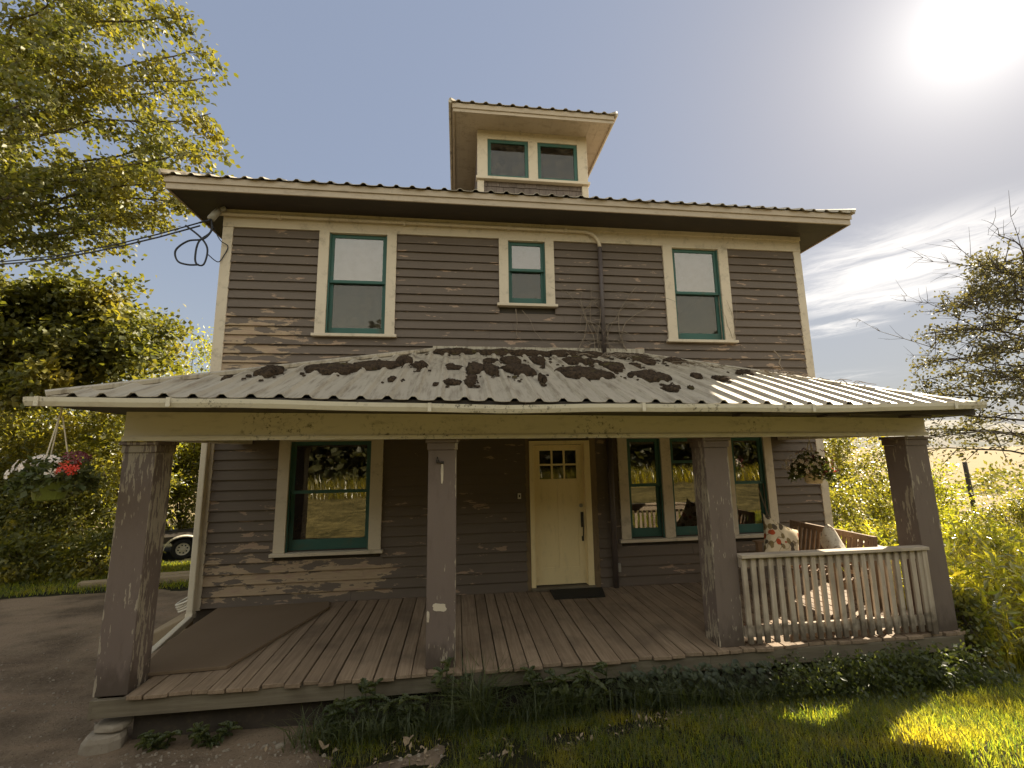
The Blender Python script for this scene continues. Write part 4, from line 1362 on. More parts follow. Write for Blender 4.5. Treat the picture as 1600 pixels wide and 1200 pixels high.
def stone(name, loc, sx, sy, sz, label, m='brick', rz=0.0, seed=1):
    r_ = random.Random(seed)
    mb = MB()
    n, k = 12, 5
    vs, fs = [], []
    for j in range(k + 1):
        e = -PI / 2 + PI * j / k
        for i in range(n):
            a = 2 * PI * i / n
            q = (abs(math.cos(a)) ** 5 + abs(math.sin(a)) ** 5) ** -.2
            w = (abs(math.cos(e))) ** .35
            v = 1 + r_.uniform(-.07, .07)
            vs.append((sx * math.cos(a) * q * w * v, sy * math.sin(a) * q * w * v, sz * (1 + math.sin(e) * abs(math.sin(e)) ** -.3 if abs(math.sin(e)) > 1e-3 else 1)))
    for j in range(k):
        for i in range(n):
            fs.append((j * n + i, j * n + (i + 1) % n, (j + 1) * n + (i + 1) % n, (j + 1) * n + i))
    fs.append(tuple(range(n - 1, -1, -1)))
    fs.append(tuple(k * n + i for i in range(n)))
    mb.add(vs, fs)
    o = mb.build(name, m, None, smooth=False, bevel=.006)
    o.location = loc
    o.rotation_euler = (0, 0, rz)
    return tag(o, label, 'stone')
gS = float(gz(-3.8, -2.2))
stone('footing_stone', (-3.86, -2.14, gS - .03), .15, .11, .085, 'rough concrete footing stone under the left porch corner', rz=.1, seed=3)
stone('footing_slab', (-3.83, -2.10, gS + .135), .13, .1, .035, 'flat stone slab on top of the footing under the left porch corner', rz=-.1, seed=4)
for (x, y, s_, l) in ((-2.35, -2.42, .035, 'small round stone on the dirt near the weeds'), (-2.48, -2.37, .024, 'smaller dark pebble beside the round stone under the deck edge')):
    stone('small_stone', (x, y, float(gz(x, y))), s_, s_ * .8, s_ * .6, l, 'brick', .4, int(s_ * 1000))

# ---------------------------------------------------------------- trees
def curve(a, b, n, sag, wob, seed):
    r_ = np.random.default_rng(seed)
    a, b = np.array(a, float), np.array(b, float)
    t = np.linspace(0, 1, n)[:, None]
    p = a + (b - a) * t
    p[:, 2] += sag * 4 * (t * (1 - t))[:, 0]
    w = np.cumsum(r_.normal(0, wob, (n, 3)), 0)
    w -= np.linspace(0, 1, n)[:, None] * w[-1] * .7
    return p + w
def tree(name, base, label, boughs, leafmat, lsize, n_twig, n_leaf, trunk_r, trunk_top, cat='tree', spread=.16, twlen=1.1, droop=.25, bare=0, group=None, tmin=.25, flat=.5, up=.5):
    base = np.array(base, float)
    t = empty(name, tuple(base), label, cat, group)
    tk = curve(base, trunk_top, 10, 0, .05, 5) - base
    mb = MB()
    mb.tube([tuple(p) for p in tk], trunk_r, 9, trunk_r * .35)
    mb.build('trunk', 'bark', t, smooth=True)
    br = MB()
    LP, LD = [], []
    for bi, (a, b, r0) in enumerate(boughs):
        L = np.linalg.norm(np.array(b) - np.array(a))
        c = curve(a, b, 12, L * .06, .05 * L / 5, 40 + bi) - base
        br.tube([tuple(p) for p in c], r0, 6, .008)
        for k in range(n_twig):
            u = tmin + (1 - tmin) * (k + rng.uniform(0, 1)) / n_twig
            i = min(10, int(u * 11))
            f = u * 11 - i
            p0 = c[i] * (1 - f) + c[i + 1] * f
            d = (c[i + 1] - c[i])
            d = d / (np.linalg.norm(d) + 1e-6)
            dv = d * .8 + rng.normal(0, 1, 3) * np.array([1, 1, flat])
            dv[2] -= droop
            dv /= np.linalg.norm(dv)
            ln = twlen * rng.uniform(.5, 1.15) * (1.15 - .5 * u)
            tt = np.linspace(0, 1, 5)[:, None]
            q = p0 + dv * ln * tt
            q[:, 2] -= droop * .6 * ln * (tt[:, 0] ** 2)
            br.tube([tuple(x) for x in q], .011, 4, .004, cap=False)
            if rng.uniform() < bare:
                for _ in range(3):
                    j = rng.integers(1, 5)
                    e = dv + rng.normal(0, .8, 3)
                    br.tube([tuple(q[j]), tuple(q[j] + e * ln * .25)], .005, 4, .002, cap=False)
                continue
            m_ = max(4, int(n_leaf * rng.uniform(.6, 1.3)))
            uu = rng.uniform(.1, 1.05, m_)
            pts = p0 + dv * ln * uu[:, None] + rng.normal(0, spread, (m_, 3)) * np.array([1, 1, .75])
            pts[:, 2] -= droop * .6 * ln * uu ** 2
            LP.append(pts)
            LD.append(np.tile(dv * .6, (m_, 1)))
    br.build('branches', 'bark', t)
    LP = np.concatenate(LP)
    leaves('crown', LP, lsize, leafmat, t, up, .72, .35, .35, np.concatenate(LD))
    return t
def clump_crown(name, base, label, ells, leafmat, lsize, ncl, nper, crad, cat='shrub', stems=5, group=None, hmin=.02, up=.4):
    """crown of leaf clusters set in a shell of several ellipsoids (centre, radii)"""
    base = np.array(base, float)
    t = empty(name, tuple(base), label, cat, group)
    LP, LD, C = [], [], []
    wts = np.array([e[1][0] * e[1][2] + e[1][0] * e[1][1] for e in ells])
    wts = wts / wts.sum()
    for _ in range(ncl):
        c, r = ells[rng.choice(len(ells), p=wts)]
        v = unit(rng.normal(size=3))
        k = rng.uniform(.35, 1.0) ** .45 * rng.uniform(.85, 1.1)
        p = np.array(c) + np.array(r) * v * k
        C.append(p)
        m_ = int(nper * rng.uniform(.5, 1.4))
        cr_ = crad * rng.uniform(.6, 1.3)
        LP.append(p + rng.normal(0, 1, (m_, 3)) * cr_ * np.array([1, 1, .8]))
        LD.append(np.tile(v * .6, (m_, 1)))
    LP = np.concatenate(LP)
    LD = np.concatenate(LD)
    ok = LP[:, 2] > gz(LP[:, 0], LP[:, 1]) + hmin
    LP, LD = LP[ok], LD[ok]
    mb = MB()
    idx = rng.choice(len(C), min(len(C), stems * 4), replace=False)
    for i in range(stems):
        e = C[idx[i]]
        a = base + rng.normal(0, .12, 3) * np.array([1, 1, 0])
        p = curve(a, e, 7, 0, .05, i) - base
        mb.tube([tuple(x) for x in p], .03, 5, .008)
        for j in range(3):
            q = C[idx[(stems + i * 3 + j) % len(idx)]] - base
            if np.linalg.norm(q - p[4]) < 1.6:
                mb.tube([tuple(p[4]), tuple((p[4] + q) / 2 + rng.normal(0, .05, 3)), tuple(q)], .012, 4, .004)
    mb.build('trunk' if cat == 'tree' else 'stems', 'bark', t)
    leaves('crown' if cat == 'tree' else 'foliage', LP - base, lsize, leafmat, t, up, .5, .2, .4, LD)
    return t

# maple whose boughs hang in from the left
tb = (-14.6, 5.0, float(gz(-14.6, 5.0)))
T0 = lambda z: (-14.5, 4.9, z)
tips = [(-7.6, 2.4, 12.2), (-6.5, 2.0, 11.2), (-6.15, 1.9, 10.3), (-6.15, 2.0, 9.6), (-5.95, 2.1, 8.9), (-5.95, 2.2, 8.3), (-6.2, 2.4, 7.6), (-6.35, 2.5, 7.15), (-7.3, 2.7, 7.0), (-8.1, 2.9, 6.5),
        (-7.0, 3.4, 10.4), (-7.2, 3.6, 9.4), (-7.6, 3.8, 8.6), (-8.0, 1.6, 9.6), (-8.4, 1.4, 8.6), (-8.6, 2.0, 11.2), (-9.0, 3.8, 12.6), (-8.4, 1.8, 10.4), (-9.4, 1.6, 7.8), (-7.9, 2.7, 7.7), (-9.3, 2.2, 6.9)]
bo = []
for i, tp in enumerate(tips):
    bo.append((T0(min(11, max(5.2, tp[2] * .82 + .6 + .5 * math.sin(i * 2.1)))), tp, .06))
tree('maple_tree', tb, 'tall maple with yellow green leaves reaching over the left roof corner', bo, 'maple', .108, 21, 82, .38, (-14.4, 4.9, 12.0), spread=.13, twlen=.9, droop=.28, tmin=.30, flat=.55)
# darker tree under it
bo = []
r_ = random.Random(5)
for i in range(30):
    a = r_.uniform(0, 2 * PI)
    e = r_.uniform(-.5, 1)
    c_ = math.sqrt(1 - e * e)
    k_ = r_.uniform(.72, 1.22)
    tp = (-11.7 + 2.7 * k_ * c_ * math.cos(a), 5.6 + 2.0 * c_ * math.sin(a), 4.95 + 1.75 * k_ * e)
    bo.append(((-13.8, 6.1, max(2.4, 3.4 + 1.6 * e)), tp, .05))
tree('shade_tree', (-14.0, 6.2, float(gz(-14.0, 6.2))), 'dark dense tree below the maple boughs at the left edge', bo, 'tree_dark', .14, 20, 80, .22, (-13.8, 6.1, 6.0), spread=.22, twlen=.9, tmin=.45, droop=.2)
def E(px, y, z, *r): return ((px, y, z), r)
clump_crown('lime_tree', (-10.4, 10.5, float(gz(-10.4, 10.5))), 'bright lime green young tree rising behind the porch roof end', [((-10.6, 10.4, 4.3), (1.9, 1.6, 2.4)), ((-11.4, 10.2, 2.6), (1.8, 1.5, 2.0)), ((-9.7, 10.8, 3.0), (1.4, 1.3, 1.9))], 'lime', .13, 210, 60, .26, 'tree', 7)
# hedge of separate shrubs along the left
sh = [(-13.9, 7.6, 2.2, 1.7, 5.0, 'hedge', 'pale sunlit shrub at the left edge of the picture'),
      (-12.0, 7.0, 1.7, 1.4, 3.0, 'tree_dark', 'dark rounded shrub right below the flower basket'),
      (-10.6, 7.3, 1.5, 1.3, 4.6, 'hedge', 'tall shrub with bright top just left of the first column'),
      (-9.3, 10.8, 1.9, 1.4, 4.6, 'hedge', 'leafy shrub behind the trailer between column and downspout'),
      (-7.6, 11.8, 1.7, 1.4, 5.2, 'lime', 'yellow green shrub behind the downspout at the house corner'),
      (-11.6, 9.6, 1.9, 1.5, 5.6, 'lime', 'tall yellow green shrub standing behind the hedge row'),
      (-14.4, 9.6, 2.1, 1.6, 6.2, 'hedge', 'tallest pale shrub behind the hedge at the left edge')]
for (x, y, rx, ry, h, m_, l) in sh:
    g = float(gz(x, y))
    clump_crown('shrub', (x, y, g), l, [((x, y, g + h * .42), (rx, ry, h * .5)), ((x + .5, y - .2, g + h * .68), (rx * .65, ry * .7, h * .36)), ((x - .6, y + .1, g + h * .62), (rx * .6, ry * .7, h * .36))], m_, .12, int(96 * rx * h / 3), 66, .19, 'shrub', 6, 'shrubs along the left edge of the drive')
# low ferny plants at the foot of the hedge
for (x, y, l) in ((-11.3, 5.5, 'low ferny bush at the foot of the dark shrub'), (-9.7, 5.8, 'low dark bush just left of the first porch column'), (-12.9, 5.7, 'low leafy bush at the far left foot of the hedge')):
    g = float(gz(x, y))
    clump_crown('low_bush', (x, y, g), l, [((x, y, g + .45), (1.1, .7, .65))], 'tree_dark', .13, 60, 50, .17, 'shrub', 4, 'low bushes at the hedge foot')

# ---- right side
rb = [(8.3, 5.6, 1.6, 1.3, 4.2, 'hedge', 'sunlit leafy shrub seen between the house corner and the right column'),
      (10.3, 5.4, 1.5, 1.2, 3.9, 'hedge', 'sunlit shrub just left of the right hand porch column'),
      (7.6, 3.2, .9, .9, 1.9, 'hedge', 'low dark leafed shrub beside the right house corner'),
      (12.0, 4.6, 1.2, 1.1, 2.3, 'lime', 'yellow green shrub right behind the right hand column'),
      (9.6, 8.4, 1.8, 1.4, 5.0, 'hedge', 'tallest shrub at the back between house corner and right hand column'),
      (14.9, 4.2, 1.4, 1.0, 2.1, 'hedge', 'olive shrub under the dark tree at the right edge')]
for (x, y, rx, ry, h, m_, l) in rb:
    g = float(gz(x, y))
    clump_crown('shrub', (x, y, g), l, [((x, y, g + h * .42), (rx, ry, h * .5)), ((x + .35, y - .2, g + h * .66), (rx * .7, ry * .7, h * .38)), ((x - .4, y + .1, g + h * .6), (rx * .6, ry * .7, h * .4))], m_, .085, int(110 * rx * h / 3) + 40, 70, .16, 'shrub', 6, 'shrubs on the right of the porch')
# right tree with dry twigs
base = (12.2, 1.5, float(gz(12.2, 1.5)))
bo = []
r_ = random.Random(21)
for i in range(54):
    f_ = i / 54
    z = 1.5 + 4.9 * f_ ** .95
    R = 3.15 * (1 - f_ * .66) * r_.uniform(.8, 1.12)
    a = i * 2.399 + r_.uniform(-.3, .3)
    bo.append(((base[0], base[1], z), (base[0] + R * math.cos(a), base[1] + R * math.sin(a), z + r_.uniform(-.15, .35)), .025))
pt_ = tree('plum_tree', base, 'dark backlit tree with layered boughs and bare dry twigs at the right edge', bo, 'olive', .074, 17, 26, .13, (12.3, 1.4, 6.6), spread=.10, twlen=.75, droop=.05, tmin=.25, flat=.75, bare=.2)
mb = MB()
o_ = np.array(base)
for i in range(26):
    a = i * 2.4
    z = 3.0 + 3.3 * i / 26
    L = 3.1 * (1 - .5 * i / 26) * r_.uniform(.75, 1.1)
    p0 = np.array([base[0], base[1], z]) - o_
    q = curve(p0, p0 + np.array([math.cos(a) * L, math.sin(a) * L, L * r_.uniform(.25, .85)]), 8, 0, .05, 70 + i)
    mb.tube([tuple(p) for p in q], .02, 5, .003)
    for j in (3, 4, 5, 6, 7):
        for _ in range(3):
            d = rng.normal(0, .5, 3) + (q[7] - q[0]) / L * .6
            L2 = rng.uniform(.2, .5)
            mb.tube([tuple(q[j]), tuple(q[j] + d * L2 * .5), tuple(q[j] + d * L2 + rng.normal(0, .04, 3))], .005, 4, .002, cap=False)
mb.build('dead_branches', 'bark', pt_)
# post in the tall grass
x, y = 15.4, 5.9
g = float(gz(x, y))
po = MB().tube([(0, 0, -.2), (.02, 0, 1.4), (-.03, .01, 2.9)], .075, 9, .06)
o = po.build('fence_post', 'bark', None, smooth=True)
o.location = (x, y, g)
tag(o, 'dark wooden post standing in tall grass before the hay field', 'post')

# ---------------------------------------------------------------- lawn and grass
def scatter(n, x0, x1, y0, y1, keep):
    x = rng.uniform(x0, x1, n)
    y = rng.uniform(y0, y1, n)
    k = rng.uniform(0, 1, n) < keep(x, y)
    x, y = x[k], y[k]
    return np.stack([x, y, gz(x, y) - .004], 1)
def lawn_keep(x, y):
    d = dirt_depth(x, y)
    k = np.clip(.25 - d * 1.6, 0, 1)
    bare = vnoise(x, y, 2.3, 12) * .6 + vnoise(x, y, 6, 13) * .4
    shade = np.clip((2.0 - x) / 1.2, 0, 1)
    k = k * np.clip(1 - shade * np.clip((bare - .52) * 6, 0, .93), 0, 1)
    k = k * ~((y > -2.16) & (x > -4.0) & (x < 4.5) & (y < 9.3))
    return k
pl = scatter(210000, -3, 8.5, -5.2, -.2, lawn_keep)
tag(blades('lawn_grass', pl, .085, .0025, 'grass', None, .4, .5), 'short lawn grass in front of the porch', 'grass', kind='stuff')
pl = scatter(26000, -14, -4.6, 3.4, 7.5, lambda x, y: np.clip((y - (4.05 + .05 * x)) * 3, 0, 1))
tag(blades('verge_grass', pl, .11, .006, 'grass', None, .4, .5), 'strip of grass between the dirt drive and the hedge', 'grass', kind='stuff')
def tall_keep(x, y):
    e = x - 5.0 + .9 * (vnoise(x, y, .9, 31) - .5) + np.clip(-1.0 - y, 0, 3) * .55
    e = np.minimum(e, (y + 2.35) * 1.5 + (x - 5) * .1)
    return np.clip(e * 1.6, 0, 1) * (.35 + .65 * vnoise(x, y, 1.6, 32)) * ~((x < 5.2) & (y > -1.9))
pt = np.concatenate([scatter(45000, 4.6, 16, -3.2, 9, tall_keep), scatter(42000, 4.6, 9.0, -3.0, 3.2, tall_keep)])
hh = .46 + .45 * vnoise(pt[:, 0], pt[:, 1], .7, 33) + .03 * (pt[:, 0] - 5)
tag(blades('tall_grass', pt, hh, .0075, 'tall', None, .32, .5, (-.25, -.1)), 'tall unmown meadow grass at the right of the porch', 'grass', kind='stuff')
# narrow leaved shoots among it
ps_ = scatter(2600, 4.75, 9.5, -2.6, 2.2, lambda x, y: tall_keep(x, y) * (.3 + .7 * (vnoise(x, y, 1.1, 35) > .4)))
LP, LD = [], []
for q in ps_:
    H = rng.uniform(.4, 1.05)
    m_ = int(10 + H * 16)
    u_ = rng.uniform(.12, 1, m_)
    ln_ = np.array([rng.normal(-.12, .14), rng.normal(-.05, .12), 0])
    pp = q + ln_ * (u_ ** 1.5)[:, None] * H + np.array([0, 0, 1.0]) * (u_ * H)[:, None] + rng.normal(0, .012, (m_, 3))
    dd = rng.normal(0, 1, (m_, 3))
    dd[:, 2] = .9
    LP.append(pp)
    LD.append(dd * 1.3)
o = leaves('leafy_shoots', np.concatenate(LP), .13, 'shoot', None, .2, .26, -.1, .4, np.concatenate(LD))
tag(o, 'narrow leaved green shoots crowding the meadow edge by the right column', 'weeds', kind='stuff')
# leafy weeds standing among it
wi = 0
for (x, y, r0, h, m_, l) in ((4.75, -1.98, .22, .80, 'tree_dark', 'dark leafy weed hugging the right hand column'), (6.9, .6, .5, 1.05, 'hedge', 'tall leafy weed behind the tall grass'), (8.6, .6, .6, 1.2, 'lime', 'tall bright weed at the far right edge'), (5.75, .9, .40, 1.15, 'lime', 'weed clump right outside the side railing'), (10.0, 2.6, .8, 1.4, 'lime', 'weed thicket before the hay field'), (6.2, 2.2, .5, 1.5, 'lime', 'tall weed near the right house corner')):
    g = float(gz(x, y))
    clump_crown('weed_clump', (x, y, g), l, [((x, y, g + h * .45), (r0, r0, h * .55))], m_, .07, int(90 * r0 * h + 30), 46, .09, 'weed', 6, 'weeds in the tall grass', up=.1)

# ---------------------------------------------------------------- plants along the deck edge
# leafy groundcover under the railing, small leaves catching the sun
P_ = []
for _ in range(320):
    x, y = rng.uniform(2.05, 4.2), -2.5 + rng.normal(0, .16) - .02
    h = rng.uniform(.05, .36)
    P_.append(np.array([x, y, float(gz(x, y)) + h]) + rng.normal(0, .035, (13, 3)))
P_ = np.concatenate(P_)
o = leaves('low_hedge_plant', P_, .045, 'weed', None, .6, .6, .1, .4)
tag(o, 'small leaved ground cover growing below the porch railing', 'ground cover', kind='stuff')
# round leaved ivy
n = 420
x = rng.uniform(.55, 2.05, n)
y = -2.42 + rng.normal(0, .08, n)
z = gz(x, y) + rng.uniform(.04, .36, n)
mb = MB()
for i in range(n):
    nn = Vector((rng.normal(0, .35), -.55 + rng.normal(0, .3), .8)).normalized()
    u = nn.orthogonal().normalized()
    w = nn.cross(u)
    s = rng.uniform(.016, .034)
    c = Vector((x[i], y[i], z[i]))
    ph = rng.uniform(0, 6)
    vs = [c - nn * s * .25]
    for k in range(9):
        a = ph + .35 + (2 * PI - .7) * k / 8
        vs.append(c + (u * math.cos(a) + w * math.sin(a)) * s)
    mb.add(vs, [(0, k, k + 1) for k in range(1, 9)])
tag(mb.build('ground_ivy', 'ivy', None), 'round leaved ivy in shade under the deck edge', 'ground cover', kind='stuff')
# arching grass clump by the second column
g = float(gz(-.75, -2.45))
gc = empty('grass_clump', (-.72, -2.45, g), 'arching dark grass clump beside the second porch column', 'plant')
pp_ = np.stack([rng.normal(0, .09, 260), rng.normal(0, .06, 260), np.zeros(260)], 1)
blades('foliage', pp_, .50, .006, 'weed', gc, .5, .75)
tw_ = scatter(5200, -2.35, 4.6, -2.62, -2.22, lambda x, y: (.25 + .75 * (vnoise(x, y, 2.0, 61) > .42)) * np.clip((x + 2.4) * 1.5, 0, 1))
hw_ = .14 + .24 * vnoise(tw_[:, 0], tw_[:, 1], 1.6, 62)
tag(blades('edge_weeds', tw_, hw_, .0045, 'weed', None, .5, .6), 'rough dark grass and weeds in shade along the foot of the deck', 'weeds', kind='stuff')
def thistle(x, y, h, label, n_st=3, ls=.17, seed=1, m_='weed', name='thistle_weed'):
    r_ = random.Random(seed)
    g = float(gz(x, y))
    t = empty(name, (x, y, g), label, 'weed')
    st, lf = MB(), MB()
    for s in range(n_st):
        a = r_.uniform(0, 2 * PI)
        tp = Vector((math.cos(a) * .12, math.sin(a) * .08, h * r_.uniform(.7, 1)))
        pts = [Vector((0, 0, 0)).lerp(tp, k / 5) + Vector((r_.gauss(0, .008), r_.gauss(0, .008), 0)) for k in range(6)]
        st.tube(pts, .007, 5, .004)
        for k in range(1, 6):
            for _ in range(2 if k < 5 else 4):
                b = r_.uniform(0, 2 * PI)
                L = ls * r_.uniform(.6, 1.1)
                d = Vector((math.cos(b), math.sin(b), r_.uniform(.0, .7))).normalized()
                sd_ = d.cross(Vector((0, 0, 1))).normalized()
                base = pts[k]
                rows = []
                for q, wd in ((0, .1), (.2, .55), (.3, .3), (.45, .75), (.55, .4), (.7, .6), (.8, .3), (1, .02)):
                    c = base + d * L * q + Vector((0, 0, -.35 * L * q * q))
                    rows.append((c - sd_ * wd * L * .32 + Vector((0, 0, .02)), c, c + sd_ * wd * L * .32 + Vector((0, 0, .02))))
                vs = [v for r in rows for v in r]
                fs = []
                for i in range(len(rows) - 1):
                    fs += [(i * 3, i * 3 + 1, i * 3 + 4, i * 3 + 3), (i * 3 + 1, i * 3 + 2, i * 3 + 5, i * 3 + 4)]
                lf.add(vs, fs)
    st.build('stem', 'ivy', t)
    lf.build('foliage', m_, t)
    return t
thistle(-1.62, -2.42, .44, 'jagged leaved thistle at the deck edge left of the second column', 3, .14, 3)
thistle(-1.0, -2.34, .48, 'broad leaved weed growing up the foot of the second column', 3, .13, 8)
thistle(-.15, -2.42, .40, 'dark dock weed right of the arching grass clump', 4, .13, 5)
thistle(.38, -2.46, .45, 'tall broad leaved weed before the doormat boards', 2, .17, 9)
thistle(.14, -2.5, .34, 'short leafy weed between the two taller dock weeds', 4, .14, 12)
thistle(-1.95, -2.42, .28, 'lowest jagged weed at the end of the bare dirt', 4, .13, 14)
thistle(-1.35, -2.42, .33, 'low thistle between the tall thistle and the second column', 4, .14, 15)
thistle(-2.95, -2.25, .14, 'tiny weed beneath the left end of the deck', 5, .1, 17)
thistle(-3.35, -2.25, .15, 'tiny weed beside the corner footing stone', 5, .1, 19)
# fallen leaves on the shaded lawn
for (x, y, s, l) in ((-1.28, -2.72, .042, 'curled pale dead leaf on shaded grass below the thistle'), (-1.35, -2.42, .05, 'pinkish dead leaf caught in weeds at the deck edge'), (-1.95, -2.62, .05, 'dry leaf at the edge of the bare dirt')):
    mb = MB()
    vs = []
    for k in range(10):
        a = 2 * PI * k / 10
        q = s * (1 + .35 * math.sin(3 * a + x * 9))
        vs.append((q * math.cos(a), q * .8 * math.sin(a), .018 * math.cos(2 * a) + .02))
    mb.add([(0, 0, .005)] + vs, [(0, k + 1, (k + 1) % 10 + 1) for k in range(10)])
    o = mb.build('dead_leaf', 'litter', None)
    o.location = (x, y, float(gz(x, y)) + .045)
    o.rotation_euler = (.3, -.2, x * 5)
    tag(o, l, 'leaf')
n = 5200
x = rng.uniform(-6.5, -.6, n)
y = -2.3 - rng.uniform(0, 1, n) ** 1.6 * 2.6
y = np.where(rng.uniform(0, 1, n) < .3, rng.uniform(-2.3, 2.5, n), y)
k = (dirt_depth(x, y) > .05) & ~((x > -4.1) & (y > -2.25))
x, y = x[k], y[k]
mb = MB()
for i in range(len(x)):
    s = .0035 + .016 * random.random() ** 4
    zz = float(gz(x[i], y[i])) + float(np.clip(dirt_depth(x[i], y[i]) * .12, -.06, .018)) + .012 * (float(vnoise(x[i], y[i], 6, 9)) - .5)
    r6 = [s * random.uniform(.6, 1.3) for _ in range(5)]
    a0 = random.uniform(0, 6)
    vs = [(x[i] + r6[j] * math.cos(a0 + j * 1.2566), y[i] + r6[j] * math.sin(a0 + j * 1.2566), zz - .002) for j in range(5)]
    vs += [(x[i] + .6 * r6[j] * math.cos(a0 + .4 + j * 1.2566), y[i] + .6 * r6[j] * math.sin(a0 + .4 + j * 1.2566), zz + s * random.uniform(.5, .8)) for j in range(5)]
    mb.add(vs, [(j, (j + 1) % 5, 5 + (j + 1) % 5, 5 + j) for j in range(5)] + [(5, 6, 7, 8, 9)])
tag(mb.build('gravel', 'brick', None), 'small gravel and grit scattered over the dirt drive', 'gravel', kind='stuff')
# scattered dry litter where the grass is thin
n = 900
x = rng.uniform(-2.6, 2.4, n)
y = rng.uniform(-3.3, -2.3, n)
k = (vnoise(x, y, 2.3, 12) * .6 + vnoise(x, y, 6, 13) * .4) > .56
o = leaves('leaf_litter', np.stack([x[k], y[k], gz(x[k], y[k]) + .012], 1), .035, 'litter', None, 3.0, .5, 0, .6)
tag(o, 'dry leaf litter on thin patches of the shaded lawn', 'leaf litter', kind='stuff')

# ---------------------------------------------------------------- distance and the land behind the camera
def hill(name, x0, x1, y, h, seed, depth=500):
    xs = np.linspace(x0, x1, 90)
    V, F = [], []
    for x_ in xs:
        t = (x_ - x0) / (x1 - x0)
        hz = h * (.55 + .5 * float(vnoise(t * 5, 0, 1, seed)) + .22 * float(vnoise(t * 17, 1, 1, seed))) * min(1, 6 * t + .2, 6 * (1 - t) + .2)
        V += [(x_, y, -12), (x_, y + depth * .45, hz * .62), (x_, y + depth, hz), (x_, y + depth * 2, -12)]
    for i in range(len(xs) - 1):
        for j in range(3):
            F.append((i * 4 + j, i * 4 + 4 + j, i * 4 + 5 + j, i * 4 + 1 + j))
    o = npmesh(name, np.array(V), np.array(F), 'hill', None, True)
    return tag(o, kind='structure')
hill('hills', -2600, 3600, 1500, 125, 3)
# line of dark brush across the field
clump_crown('field_hedge', (62, 38, float(gz(62, 38))), 'far dark brush line across the hay field', [((x_, 38 + .3 * (x_ - 60), float(gz(x_, 38)) + 1.0), (3.0, 2, 1.5)) for x_ in range(40, 90, 4)], 'tree_dark', .5, 160, 22, .6, 'hedge', 3)
# weeds and wood behind the camera, seen in the window glass
pb = scatter(15000, -26, 26, -17, -11.6, lambda x, y: np.clip((-12.2 - y + 1.2 * (vnoise(x, y, .5, 51) - .5)) * .9, 0, 1))
tag(blades('rough_grass', pb, .85, .016, 'tall', None, .3, .45), 'rough tall grass across the lawn behind the viewer', 'grass', kind='stuff')
P_ = []
for _ in range(3600):
    x, y = rng.uniform(-34, 34), rng.uniform(-25, -17.5)
    h = rng.uniform(0, 1) ** 1.15 * (7.0 + 2.5 * float(vnoise(x, y, .2, 52)))
    P_.append(np.array([x, y, float(gz(x, y)) + h]) + rng.normal(0, .6, (34, 3)))
o = leaves('woodland', np.concatenate(P_), .5, 'wood_far', None, .3, .6)
tag(o, 'dark mass of woodland beyond the lawn', 'woodland', kind='stuff')

# ---------------------------------------------------------------- world
w = bpy.data.worlds.new('World')
scn.world = w
w.use_nodes = True
t = T(w.node_tree)
sky = t.n('ShaderNodeTexSky')
sky.sky_type = 'NISHITA'
sky.sun_disc = False
sky.sun_elevation = SUN_EL
sky.sun_rotation = SUN_AZ
sky.air_density = 1.0
sky.dust_density = .8
sky.ozone_density = 1.0
d = t.n('ShaderNodeTexCoord').outputs['Generated']
x, y, z = t.xyz(d)
# the photographed sky is soft and slightly violet
skyc = sky.outputs[0]
lum = t.n('ShaderNodeRGBToBW', {0: skyc}).outputs[0]
kk = t.m('DIVIDE', SKY_A, t.m('ADD', 1.0, t.m('DIVIDE', lum, SKY_B)))
skyc = t.mix(1.0, skyc, t.vec(kk, kk, kk), 'MULTIPLY')
lum = t.m('MULTIPLY', lum, kk)
grey = t.vec(lum, lum, lum)
skyc = t.mix(SKY_DESAT, skyc, grey)
skyc = t.mix(1.0, skyc, SKY_TINT, 'MULTIPLY')
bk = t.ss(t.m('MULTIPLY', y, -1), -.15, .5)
fill = t.mix(bk, (SKY_FWD,) * 3, SKY_BACK_FILL)  # sky behind the viewer brightened and warmed, added fill for the shaded front
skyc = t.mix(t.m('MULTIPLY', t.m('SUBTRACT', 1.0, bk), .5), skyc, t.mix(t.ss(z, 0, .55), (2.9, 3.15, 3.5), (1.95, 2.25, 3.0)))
skyc = t.mix(1.0, skyc, fill, 'MULTIPLY')
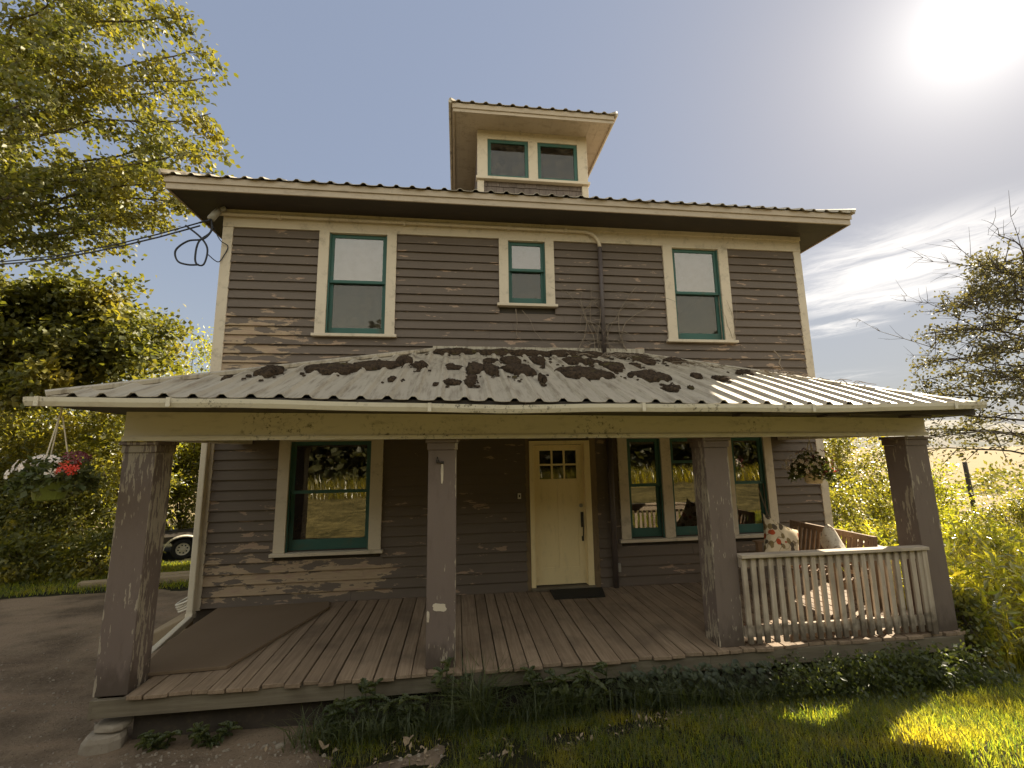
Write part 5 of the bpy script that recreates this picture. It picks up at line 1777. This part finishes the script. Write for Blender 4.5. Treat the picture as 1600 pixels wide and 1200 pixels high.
# cirrus layer, drawn out along one direction
zc = t.m('MAXIMUM', z, .04)
u, v = t.m('DIVIDE', x, zc), t.m('DIVIDE', y, zc)
ca, sa = math.cos(1.95), math.sin(1.95)
a = t.m('ADD', t.m('MULTIPLY', u, ca), t.m('MULTIPLY', v, sa))
b = t.m('SUBTRACT', t.m('MULTIPLY', v, ca), t.m('MULTIPLY', u, sa))
warp = t.noise(t.vec(u, v, 0), .9, 3)
q = t.vec(t.m('MULTIPLY', a, .55), t.m('ADD', t.m('MULTIPLY', b, 1.35), t.m('MULTIPLY', warp, 1.1)), .3)
n1 = t.m('ADD', t.m('MULTIPLY', t.noise(q, 1.3, 8, .66, .5), .7), t.m('MULTIPLY', t.noise(t.vec(t.m('MULTIPLY', a, 1.2), t.m('ADD', t.m('MULTIPLY', b, 2.2), warp), 2.0), 1.6, 8, .7, .6), .3))
def blob(cu, cv, r, amp):
    du, dv = t.m('SUBTRACT', u, cu), t.m('SUBTRACT', v, cv)
    dd = t.m('SQRT', t.m('ADD', t.m('MULTIPLY', du, du), t.m('MULTIPLY', dv, dv)))
    return t.ss(dd, r, 0, 0, amp)
msk = t.m('MAXIMUM', blob(2.62, 2.15, 1.25, 1.0), t.m('MAXIMUM', blob(5.4, 5.9, 1.6, .4), blob(3.15, 3.25, .6, .8)))
dens = t.m('MULTIPLY', t.ss(t.m('ADD', n1, t.m('MULTIPLY', msk, .10)), .44, .66), t.ss(msk, .05, .6))
cloudc = (CLOUD[0], CLOUD[1], CLOUD[2])
skyc = t.mix(t.m('MULTIPLY', dens, .85), skyc, cloudc)
# bright aureole round the sun
dt = t.n('ShaderNodeVectorMath', {0: d, 1: tuple(sd)}, operation='DOT_PRODUCT').outputs[1]
ang = t.m('ARCCOSINE', t.m('MINIMUM', dt, 1.0))
g1 = t.m('EXPONENT', t.m('MULTIPLY', t.m('MULTIPLY', ang, ang), -1 / (2 * .017 ** 2)))
g2 = t.m('EXPONENT', t.m('MULTIPLY', ang, -9.5))
g3 = t.m('EXPONENT', t.m('MULTIPLY', ang, -19.0))
gl = t.m('ADD', t.m('ADD', t.m('MULTIPLY', g1, 10.0), t.m('MULTIPLY', g3, 2.6)), t.m('MULTIPLY', g2, 2.0))
glc = t.mix(1.0, t.vec(gl, gl, gl), (1.0, .95, .86), 'MULTIPLY')
skyc = t.mix(1.0, skyc, glc, 'ADD')
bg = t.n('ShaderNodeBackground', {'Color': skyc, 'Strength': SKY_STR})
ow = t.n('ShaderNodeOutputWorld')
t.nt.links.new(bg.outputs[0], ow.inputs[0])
